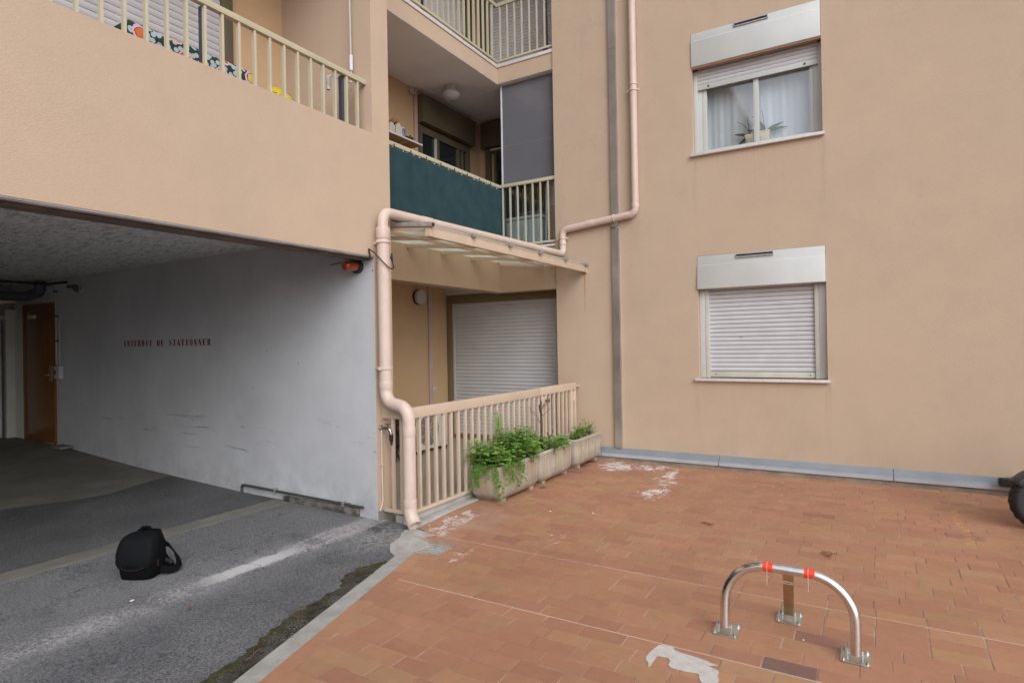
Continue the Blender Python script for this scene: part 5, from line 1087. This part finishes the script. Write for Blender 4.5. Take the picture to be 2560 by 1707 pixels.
# drain grate in the corner of the tiles
G = thing('drain_grate', 'small iron drain grate set between kerb and tiles', 'drain grate', (3.76, 2.99, -.05))
m = MB(); m.box(3.655, 3.855, 2.885, 3.105, -.086, -.082); m.build('pit', M['pit'], G)
m = MB(); m.box(3.65, 3.662, 2.88, 3.11, -.12, -.018); m.box(3.846, 3.858, 2.88, 3.11, -.12, -.018); m.box(3.6625, 3.8455, 2.88, 2.892, -.12, -.018); m.box(3.6625, 3.8455, 3.098, 3.11, -.12, -.018); m.build('frame', M['drain_bar'], G)
for i in range(4): m = MB(); x = 3.697+.038*i; m.box(x-.0065, x+.0065, 2.8925, 3.0975, -.04, -.020); m.build('bar', M['drain_bar'], G, bevel=.002)

# cement splash dried on the tiles
sp = [(3.108,.978),(3.118,.94),(3.113,.907),(3.079,.889),(3.073,.805),(3.065,.744),(3.049,.703),(3.046,.675),(3.036,.668),(3.030,.69),(3.013,.72),(3.0,.647),(2.951,.653),(2.909,.631),(2.86,.64),(2.82,.60),(2.80,.66),(2.886,.726),(2.912,.723),(2.923,.74),(2.916,.78),(2.909,.822),(2.917,.884),(2.967,.881),(2.996,.899),(2.993,.93),(2.991,.958),(2.93,.955),(2.872,.955),(2.872,.965),(2.903,.972),(2.931,.997),(2.96,1.003),(2.99,1.0),(3.04,.993)]
def smooth_poly(p, it=2):
    for _ in range(it): p = [q for a, b in zip(p, p[1:]+p[:1]) for q in ((a[0]*.75+b[0]*.25, a[1]*.75+b[1]*.25), (a[0]*.25+b[0]*.75, a[1]*.25+b[1]*.75))]
    return p
m = MB(); m.prism(smooth_poly(sp), lambda a, b, h: (a+.004*mnoise.noise((a*60, b*60, 0)), b+.004*mnoise.noise((a*60, b*60, 9)), .0012+h), .0016)
tag(m.build('cement_splash', M['splash'], smooth=False, loc=(3.0, .8, 0)), 'dried grey cement splash on the tiles left of the barrier', 'cement stain')

# scattered litter: dry leaves, twigs and chips
LZ = lambda x, y: zt(x, y)+.001 if (y < L1(x) or x > 3.86) else hz(x, y)+.006
def chip(x, y, s_, mat, name, lab, cat, grp=None):
    z = LZ(x, y); r_ = random.Random(int(x*1000+y*77)); m = MB(); n = 8; b = [(x+s_*(1+.5*r_.uniform(-1, 1))*math.cos(k*.785), y+s_*(.7+.4*r_.uniform(-1, 1))*math.sin(k*.785)) for k in range(n)]
    m.v = [(p[0], p[1], z) for p in b]+[(x+(p[0]-x)*.6, y+(p[1]-y)*.6, z+s_*.35*r_.uniform(.5, 1.2)) for p in b]; m.f = [tuple(reversed(range(n))), tuple(range(n, 2*n))]+[(i, (i+1) % n, n+(i+1) % n, n+i) for i in range(n)]
    tag(m.build(name, mat, loc=(x, y, z)), lab, cat, grp)
chip(5.05, 2.62, .014, M['plaster_bit'], 'plaster_chip', 'white plaster chip on the tiles below the middle of the planters', 'chip')
chip(1.98, 3.95, .014, M['plaster_bit'], 'plaster_chip', 'whitish stone chip on the worn white line of the driveway', 'chip')
chip(3.52, .33, .010, M['plaster_bit'], 'plaster_chip', 'tiny white speck on the tiles inside the barrier', 'chip')
def dry(x, y, s_, lab, seed):
    r_ = random.Random(seed); m = MB(); tint = []
    for k in range(7):
        a = r_.uniform(0, 6.28); p = Vector((x+r_.uniform(-s_, s_)*.6, y+r_.uniform(-s_, s_)*.6, LZ(x, y)+r_.uniform(.002, .01))); leaf_geo(m, tint, p, Vector((math.cos(a), math.sin(a), r_.uniform(0, .4))), Vector((r_.uniform(-.4, .4), r_.uniform(-.4, .4), 1)), s_*.7, s_*.16, .5, 0)
        m.tube([p, p+Vector((math.cos(a+1)*s_, math.sin(a+1)*s_, .004))], .0012, 4)
    tag(m.build('dry_leaves', M['dryleaf'], loc=(x, y, LZ(x, y))), lab, 'dry leaves')
dry(5.34, 1.24, .05, 'curled dry leaf cluster on the tiles midway to the window wall', 1)
dry(4.98, .28, .06, 'spiky dry seed cluster on the tiles beyond the barrier', 2)
dry(5.75, 3.08, .04, 'dry brown leaves under the front edge of the middle planter', 3)
def twig(x, y, a, l, lab):
    m = MB(); z = hz(x, y)+.012; p = [(x+l*q*math.cos(a)+.01*math.sin(q*9), y+l*q*math.sin(a)+.008*math.sin(q*14), z+.004*math.sin(q*6)) for q in fr(-.5, .5, 6)]; m.tube(p, [.0015, .003, .003, .0025, .0025, .002, .001], 6); m.tube([p[3], (p[3][0]+.05*math.cos(a+.7), p[3][1]+.05*math.sin(a+.7), z+.006)], .0015, 5)
    tag(m.build('twig', M['twig'], loc=(x, y, z)), lab, 'twig')
twig(2.42, 2.96, .9, .16, 'thin dry twig on the dirt by the kerb, farther one'); twig(2.02, 2.83, .3, .15, 'dry twig on the dirt by the kerb, nearer the camera')
for i, (x, y, lab) in enumerate(((2.42, 3.03, 'brown leaf on the dirt beside the farther twig'), (2.52, 3.05, 'small orange leaf highest up the kerb dirt strip'), (2.1, 3.55, 'single brown twig leaf lying on the bare asphalt'))):
    m = MB(); tint = []; leaf_geo(m, tint, Vector((x, y, hz(x, y)+.014)), Vector((.6, .8, .1)), Vector((.1, .2, 1)), .045, .013, .4, 0); tag(m.build('fallen_leaf', M['dryleaf'], loc=(x, y, hz(x, y))), lab, 'leaf')

# black stop bar and scooter at the right
m = MB(); m.box(7.545, 7.632, -2.6, -1.09, .105, .175); m.prism([(-1.09, .11), (-1.075, .12), (-1.075, .172), (-1.09, .182), (-1.19, .186), (-1.21, .1755), (-1.09, .1755)], lambda a, b, h: (7.55+h, a, b), .08)
tag(m.build('rubber_buffer', M['black'], bevel=.004, loc=(7.6, -1.6, .1)), 'low black rubber buffer bar along the wall base behind the scooter', 'buffer')
m = MB(); m.box(7.66, 7.70, -2.6, -1.2, .176, .196); tag(m.build('white_trim', M['shelf_white'], loc=(7.68, -1.9, .18)), 'white strip above the black buffer on the wall base', 'trim')
V = thing('motor_scooter', 'dark grey motor scooter with black tyres standing by the window wall', 'scooter', (6.45, -1.8, 0))
def wheel(cx, cy, ang, name='tyre'):
    ca, sa = math.cos(ang), math.sin(ang); tf = lambda p: (cx+p[0]*ca-p[1]*sa, cy+p[0]*sa+p[1]*ca, .232+p[2])
    m = MB(); pr = [(.13, .045), (.165, .062), (.20, .064), (.222, .050), (.231, .022), (.231, -.022), (.222, -.050), (.20, -.064), (.165, -.062), (.13, -.045)]; n = 44
    for r_, x in pr:
        for k in range(n): a = 2*math.pi*k/n; m.v.append(tf((x, r_*math.cos(a), r_*math.sin(a))))
    L_ = len(pr)
    for i in range(L_):
        for k in range(n): m.f.append((i*n+k, i*n+(k+1) % n, ((i+1) % L_)*n+(k+1) % n, ((i+1) % L_)*n+k))
    ty = m.build(name, M['rubber'], V, ang=50)
    m = MB()
    for k in range(22):
        for s_ in (-1, 1):
            pts = [tf((s_*(.008+.05*q), (.2335-.020*q**3)*math.cos(2*math.pi*(k+.5*(s_ > 0)+.55*q+.12*math.sin(q*6))/22), (.2335-.020*q**3)*math.sin(2*math.pi*(k+.5*(s_ > 0)+.55*q+.12*math.sin(q*6))/22))) for q in fr(0, 1, 5)]
            m.tube(pts, .0045, 5)
    m.build('tread', M['black'], ty)
    m = MB(); m.v = []; pts = [(.125, .05), (.13, .046), (.12, .02), (.05, .015), (.03, .05), (.03, -.05), (.05, -.015), (.12, -.02), (.13, -.046)]
    for r_, x in pts:
        for k in range(24): a = 2*math.pi*k/24; m.v.append(tf((x, r_*math.cos(a), r_*math.sin(a))))
    for i in range(len(pts)-1):
        for k in range(24): m.f.append((i*24+k, i*24+(k+1) % 24, (i+1)*24+(k+1) % 24, (i+1)*24+k))
    m.build('rim', M['greypvc'], V)
    m = MB()
    for hw, r0 in ((.07, .255),):
        A_ = fr(35, 165, 14)
        for a in A_:
            for x, rr in ((-hw, r0-.045), (-hw, r0), (-.03, r0+.018), (.03, r0+.018), (hw, r0), (hw, r0-.045)): m.v.append(tf((x, rr*math.cos(R(a)), rr*math.sin(R(a)))))
        for i in range(len(A_)-1):
            for j in range(5): m.f.append((i*6+j, i*6+j+1, i*6+j+7, i*6+j+6))
    o = m.build('mudguard', M['scooter'], V); o.modifiers.new('t', 'SOLIDIFY').thickness = .006
wheel(6.44, -1.20, R(16)); wheel(6.45, -2.45, 0)
m = MB(); m.tube([(6.37, -1.20, .23), (6.38, -1.42, .62)], .02, 10); m.tube([(6.51, -1.21, .23), (6.51, -1.43, .62)], .02, 10); m.tube([(6.45, -1.42, .60), (6.45, -1.52, .98)], .025, 10); m.build('fork', M['greypvc'], V)
m = MB(); m.tube([(6.12, -1.62, 1.02), (6.30, -1.52, 1.0), (6.45, -1.52, .98), (6.60, -1.52, 1.0), (6.78, -1.62, 1.02)], .014, 10); m.build('handlebar', M['black'], V)
sd_ = [(-1.38, .62), (-1.40, .92), (-1.50, 1.0), (-1.56, .9), (-1.58, .45), (-1.66, .33), (-1.98, .33), (-2.06, .62), (-2.2, .74), (-2.75, .80), (-2.86, .72), (-2.7, .55), (-2.3, .42), (-2.1, .24), (-1.6, .22), (-1.48, .35)]
m = MB(); m.prism(sd_, lambda a, b, h: (6.29+h, a, b), .32); m.build('body', M['scooter'], V, bevel=.03, seg=3)
m = MB(); m.prism([(-2.06, .72), (-2.2, .80), (-2.72, .86), (-2.84, .82), (-2.74, .79), (-2.2, .74)], lambda a, b, h: (6.32+h, a, b), .26); m.build('seat', M['nylon'], V, bevel=.02)
m = MB(); m.lathe([(.07, 0), (.065, .02), (.03, .035)], 18, (6.45, -1.405, .88), 'y'); m.build('headlight', M['lamp_glass'], V)
m = MB(); m.tube([(6.30, -2.0, .22), (6.20, -1.95, .0)], .012, 8); m.build('side_stand', M['black'], V)

# ------------------------------------------------------------------ garage things
B_ = thing('warning_beacon', 'orange warning beacon with black base at the garage corner', 'beacon', (3.985, 4.0, 2.32))
ax_ = Vector((-1, -.05, -.06)).normalized(); cb = Vector((3.986, 3.99, 2.325))
m = MB(); m.tube([cb, cb+ax_*.045], .062, 24); m.build('base', M['black'], B_, bevel=.006)
m = MB(); pts = [cb+ax_*q for q in (.046, .12, .165, .18, .186)]; m.tube(pts, [.046, .046, .044, .034, .015], 24); m.build('lens', M['amber'], B_, ang=50)
m = MB(); m.tube([cb+Vector((-.01, 0, .05)), cb+Vector((-.012, .0, .075))], .012, 8); m.build('cable_gland', M['black'], B_)
m = MB(); m.tube([(3.982, 3.99, 2.39), (3.982, 4.12, 2.385), (3.982, 4.35, 2.37)], .004, 6); tag(m.build('cable', M['greypvc'], loc=(3.98, 4.1, 2.38)), 'thin grey cable along the garage wall behind the beacon', 'cable')
# stencilled words
def glyph(ch):
    el = lambda cx, cy, rx, ry, a0, a1, n=10: [(cx+rx*math.cos(R(a0+(a1-a0)*i/n)), cy+ry*math.sin(R(a0+(a1-a0)*i/n))) for i in range(n+1)]
    stem = [(.02, 0), (.28, 0), (.28, 1), (.02, 1)]
    return {'I': [[(.17, 0), (.45, 0), (.45, 1), (.17, 1)]],
            'N': [[(.0, 1), (.26, 1), (.64, 0), (.40, 0)], [(.0, 0), (.14, 0), (.10, .06), (.10, .72), (.05, .78), (.05, .06)], [(.50, 1), (.66, 1), (.61, .94), (.61, .25), (.56, .30), (.56, .94)]],
            'T': [[(.19, 0), (.45, 0), (.45, .88), (.19, .88)], [(0, .91), (.0, 1), (.64, 1), (.64, .91)], [(0, .78), (.05, .9), (.0, .9)], [(.64, .78), (.64, .9), (.59, .9)]],
            'E': [stem, [(.31, 0), (.62, 0), (.62, .22), (.56, .08), (.31, .06)], [(.31, .94), (.56, .92), (.62, .78), (.62, 1), (.31, 1)], [(.31, .47), (.50, .38), (.50, .62), (.31, .53)]],
            'R': [stem, el(.30, .745, .32, .255, 88, -88)+el(.30, .745, .10, .19, -88, 88), [(.34, .46), (.50, .46), (.70, .02), (.70, 0), (.44, 0)]],
            'D': [stem, el(.31, .5, .34, .5, 88, -88, 14)+el(.31, .5, .10, .43, -88, 88, 14)],
            'S': [[(.03, .78), (.10, .92), (.22, .80), (.60, .36), (.62, .20), (.52, .07), (.40, .18), (.06, .60)], [(.16, .95), (.34, 1.0), (.50, .95), (.58, 1.0), (.58, .72), (.48, .88), (.32, .94)], [(.46, .05), (.30, .0), (.14, .05), (.05, .0), (.05, .30), (.16, .12), (.32, .06)]],
            'A': [[(.26, 1), (.40, 1), (.70, 0), (.42, 0)], [(.0, 0), (.10, 0), (.30, .80), (.26, .86)], [(.14, .27), (.40, .27), (.38, .33), (.16, .33)]],
            'O': [el(.30, .5, .30, .5, 95, 265, 14)+el(.30, .5, .09, .42, 265, 95, 14), el(.34, .5, .30, .5, 85, -85, 14)+el(.34, .5, .09, .42, -85, 85, 14)]}[ch]
X_ = thing('stencilled_notice', 'dark red stencilled words INTERDIT DE STATIONNER on the garage wall', 'notice', (3.985, 7.1, 1.68))
t = NT('stencil_red'); t.fin(t.mix(t.ramp(t.noise(40, 3), .35, .5), (.20, .012, .018), (.145, .012, .016)), .7)
txt = 'INTERDIT DE STATIONNER'; adv = (8.06-6.25)/(len(txt)-.35); y = 8.065
for w_ in txt.split(' '):
    m = MB(); i0 = txt.index(w_) if w_ != 'DE' else 9
    for k, ch in enumerate(w_):
        yy = 8.065-(i0+k)*adv; zz = 1.650-(i0+k)*.00045
        for pg in glyph(ch): m.prism(pg, lambda a, b, h: (3.9855-h, yy-a*.088, zz+b*.074), .0008)
    m.build('lettering', t.m, X_, smooth=False)
# green water pipe low on the wall
P = thing('ground_pipe', 'dark green water pipe running low along the garage wall', 'pipe', (3.96, 4.8, .1))
m = MB(); m.tube(round_path([(3.955, 5.70, .06), (3.955, 5.70, .172), (3.955, 3.95, .145)], .04, 5), .0125, 10); m.build('tube', M['green_pipe'], P)
for y, z in ((5.16, .167), (4.2, .149)): m = MB(); m.box(3.94, 3.9865, y-.012, y+.012, z-.02, z+.02); m.build('clip', M['grate'], P)
m = MB(); m.box(3.958, 3.9868, 4.02, 5.05, .03, .128); m.box(3.95, 3.9868, 4.13, 4.3, .128, .16); 
t = NT('damp_mortar'); M['damp'] = t.fin(t.mix(t.ramp(t.noise(9, 6, .7), .4, .6), (.045, .036, .028), (.17, .15, .13)), .9, t.bump(t.noise(40, 5), .8, .01))
tag(m.build('mortar_fillet', M['damp'], bevel=.012, loc=(3.97, 4.5, .08)), 'dark damp mortar fillet at the foot of the garage wall', 'mortar')
# door at the back
D = thing('wooden_door', 'varnished brown wooden door in the back of the garage wall', 'door', (3.985, 10.35, .28))
m = MB(); m.box(3.972, 3.9865, 9.93, 10.84, .30, 2.19); m.build('leaf', M['doorwood'], D, bevel=.004)
m = MB(); m.box(3.962, 3.9866, 9.885, 9.928, .28, 2.30); m.box(3.962, 3.9866, 10.842, 10.885, .28, 2.30); m.box(3.962, 3.9866, 9.9285, 10.8415, 2.195, 2.30); m.build('frame', M['doorwood'], D)
m = MB(); m.box(3.955, 3.9715, 9.99, 10.03, 1.18, 1.40); m.tube([(3.95, 10.01, 1.27), (3.93, 10.01, 1.27), (3.93, 10.11, 1.27)], .008, 8); m.build('handle', M['brass_steel'], D)
m = MB(); m.box(3.93, 3.9715, 10.45, 10.62, 2.09, 2.14); m.build('door_closer', M['guide'], D)
D = thing('mesh_gate', 'cream metal gate with wire mesh at the back of the garage', 'gate', (3.4, 11.2, .3))
m = MB(); m.box(3.70, 3.80, 11.18, 11.22, .33, 2.02); m.box(2.75, 2.85, 11.18, 11.22, .33, 2.02); m.box(2.8505, 3.6995, 11.18, 11.22, 1.92, 2.02); m.box(2.8505, 3.6995, 11.18, 11.22, .33, .43); m.build('frame', M['cream_gate'], D, bevel=.004)
m = MB(); m.box(2.851, 3.699, 11.205, 11.212, .431, 1.919)
for i in range(28): m.box(2.855+.03*i, 2.858+.03*i, 11.198, 11.204, .431, 1.919)
for i in range(50): m.box(2.851, 3.699, 11.193, 11.1975, .44+.03*i, .4435+.03*i)
m.build('mesh', M['mesh_wire'], D)
m = MB(); m.box(3.55, 3.69, 11.185, 11.192, 1.80, 1.88); m.build('sign_plate', plain('faded_sign', (.45, .16, .12), .6, .3, 20), D)
m = MB(); m.box(3.85, 3.9868, 11.15, 11.25, .3, 2.25); m.build('post', M['cream_gate'], D, bevel=.004)
m = MB(); m.box(2.70, 3.849, 11.17, 11.24, 2.10, 2.16); m.build('lintel', M['cream_gate'], D, bevel=.004)
m = MB(); m.box(3.958, 3.9867, 10.90, 11.14, .29, 2.10); m.build('side_panel', M['lamp_white'], D)
m = MB()
for i in range(40): m.box(2.70+.03*i, 2.703+.03*i, 11.20, 11.204, 2.17, 2.6)
for i in range(14): m.box(2.70, 3.98, 11.205, 11.208, 2.18+.03*i, 2.183+.03*i)
tag(m.build('mesh_transom', M['mesh_wire'], loc=(3.3, 11.2, 2.17)), 'wire mesh panel above the cream metal gate', 'mesh')
m = MB(); m.tube([(2.9, 11.10, 2.11), (3.75, 11.10, 2.13)], .014, 8); m.box(3.45, 3.55, 11.06, 11.14, 2.06, 2.15); tag(m.build('gate_closer', M['black'], loc=(3.4, 11.1, 2.1)), 'dark rail and roller above the cream metal gate', 'rail')
m = MB(); m.tube(round_path([(-1.0, 10.45, 2.40), (3.86, 10.45, 2.40), (3.93, 10.2, 2.47), (3.93, 10.2, 2.61)], .12, 6), .07, 16); m.tube([(3.42, 10.45, 2.40), (3.50, 10.45, 2.40)], .078, 16); tag(m.build('waste_pipe', M['greypvc'], loc=(3, 10.45, 2.4)), 'thick dark grey waste pipe under the garage ceiling', 'pipe')
m = MB(); m.tube(round_path([(2.4, 10.6, 2.24), (3.3, 10.6, 2.27), (3.75, 10.5, 2.36)], .15, 5), .045, 12); tag(m.build('waste_pipe', M['cream_gate'], loc=(3, 10.6, 2.3)), 'thinner pale pipe below the thick dark waste pipe', 'pipe')
m = MB(); m.tube([(-1, 10.0, 2.55), (3.98, 10.0, 2.56)], .018, 8); m.tube([(3.3, 10.0, 2.56), (3.3, 10.0, 2.62)], .012, 6); tag(m.build('ceiling_pipe', M['black'], loc=(3, 10, 2.55)), 'thin black pipe hung just under the garage ceiling', 'pipe')
m = MB(); m.bar((3.75, 9.7, 2.52), (3.95, 9.45, 2.55), .03, .03); tag(m.build('ceiling_hook', M['black'], loc=(3.85, 9.6, 2.53)), 'short black bar hanging near the garage ceiling corner', 'bar')
C2 = thing('wall_conduit', 'grey electrical conduits running down to a switch box by the door', 'conduit', (3.97, 9.8, 1.3))
m = MB(); m.tube([(3.975, 9.835, 2.62), (3.975, 9.835, 1.42)], .010, 8); m.tube([(3.975, 9.86, 2.62), (3.975, 9.86, 1.42)], .008, 8); m.tube(round_path([(3.978, 9.70, 2.08), (3.975, 9.74, 1.98), (3.975, 9.75, 1.42)], .05, 4), .010, 8); m.build('tube', M['lamp_glass'], C2)
for z in (1.75, 2.1, 2.45): m = MB(); m.box(3.96, 3.9866, 9.81, 9.885, z-.012, z+.012); m.build('clip', M['black'], C2)
m = MB(); m.box(3.93, 3.9866, 9.68, 9.83, 1.22, 1.40); m.build('switch_box', M['lamp_white'], C2, bevel=.008)
m = MB(); m.box(3.925, 3.9295, 9.77, 9.80, 1.28, 1.34); m.build('keyhole', M['black'], C2)
W_ = thing('wall_bracket', 'broken grey metal fitting high on the garage wall', 'bracket', (3.96, 9.2, 2.45))
m = MB(); m.box(3.93, 3.9866, 9.22, 9.42, 2.46, 2.50); m.bar((3.94, 9.25, 2.48), (3.90, 9.05, 2.40), .05, .03); m.build('arm', M['greypvc'], W_)
m = MB(); m.bar((3.93, 9.22, 2.41), (3.92, 8.97, 2.40), .03, .02); m.bar((3.96, 9.06, 2.42), (3.97, 9.07, 2.55), .014, .014); m.bar((3.93, 8.98, 2.40), (3.97, 9.0, 2.48), .012, .012); m.build('plate', M['alu'], W_)
m = MB(); m.box(3.82, 3.98, 9.4, 9.68, .275, .31); tag(m.build('floor_block', M['concrete_dark'], bevel=.01, loc=(3.9, 9.5, .28)), 'low concrete block on the garage floor by the door', 'block')

# ------------------------------------------------------------------ orchids inside the upper window
def orchid(y, lab, seed, s_):
    r_ = random.Random(seed); t_ = thing('orchid', lab, 'potted plant', (7.945, y, 4.0), 'orchids on the window sill')
    m = MB(); m.lathe([(.050*s_, 0), (.056*s_, .005), (.072*s_, .12*s_), (.078*s_, .125*s_), (.078*s_, .135*s_), (.066*s_, .135*s_), (.06*s_, .11*s_)], 4, (0, 0, 0)); c45 = math.cos(R(45)); m.v = [(7.945+(p[0]-p[1])*c45, y+(p[0]+p[1])*c45, 4.0+p[2]) for p in m.v]; m.build('pot', M['cream'], t_, bevel=.004)
    m = MB(); tint = []; st = MB(); zb = 4.0+.13*s_
    for k, (dy, dz, L_) in enumerate(((.9, .35, .17), (-.9, .45, .17), (-.8, .15, .19), (.5, -.3, .14), (.4, 1., .13), (.9, .0, .15))[:6 if seed == 1 else 4]):
        leaf_geo(m, tint, Vector((7.965-.02*(k % 2), y, zb)), Vector((-.12, dy, dz)), Vector((-1, 0, .35)), L_*s_*1.2, .024*s_, .15, r_.random())
    st.tube([(7.945, y-.02, zb), (7.965, y+.03, zb+.10*s_), (7.96, y+.10, zb+.18*s_), (7.955, y+.15, zb+.20*s_)], .003, 6); st.tube([(7.945, y, zb), (7.945, y+.02, zb+.16*s_), (7.96, y+.035, zb+.25*s_)], .003, 6)
    st.build('stem', M['bark'], t_); finish(m, tint, 'foliage', M['leaf_dark'], t_)
orchid(1.06, 'larger orchid with many leaves in a cream pot, right one on the sill', 1, 1.12); orchid(1.235, 'smaller orchid in a cream pot, left one on the sill', 2, 1.0)
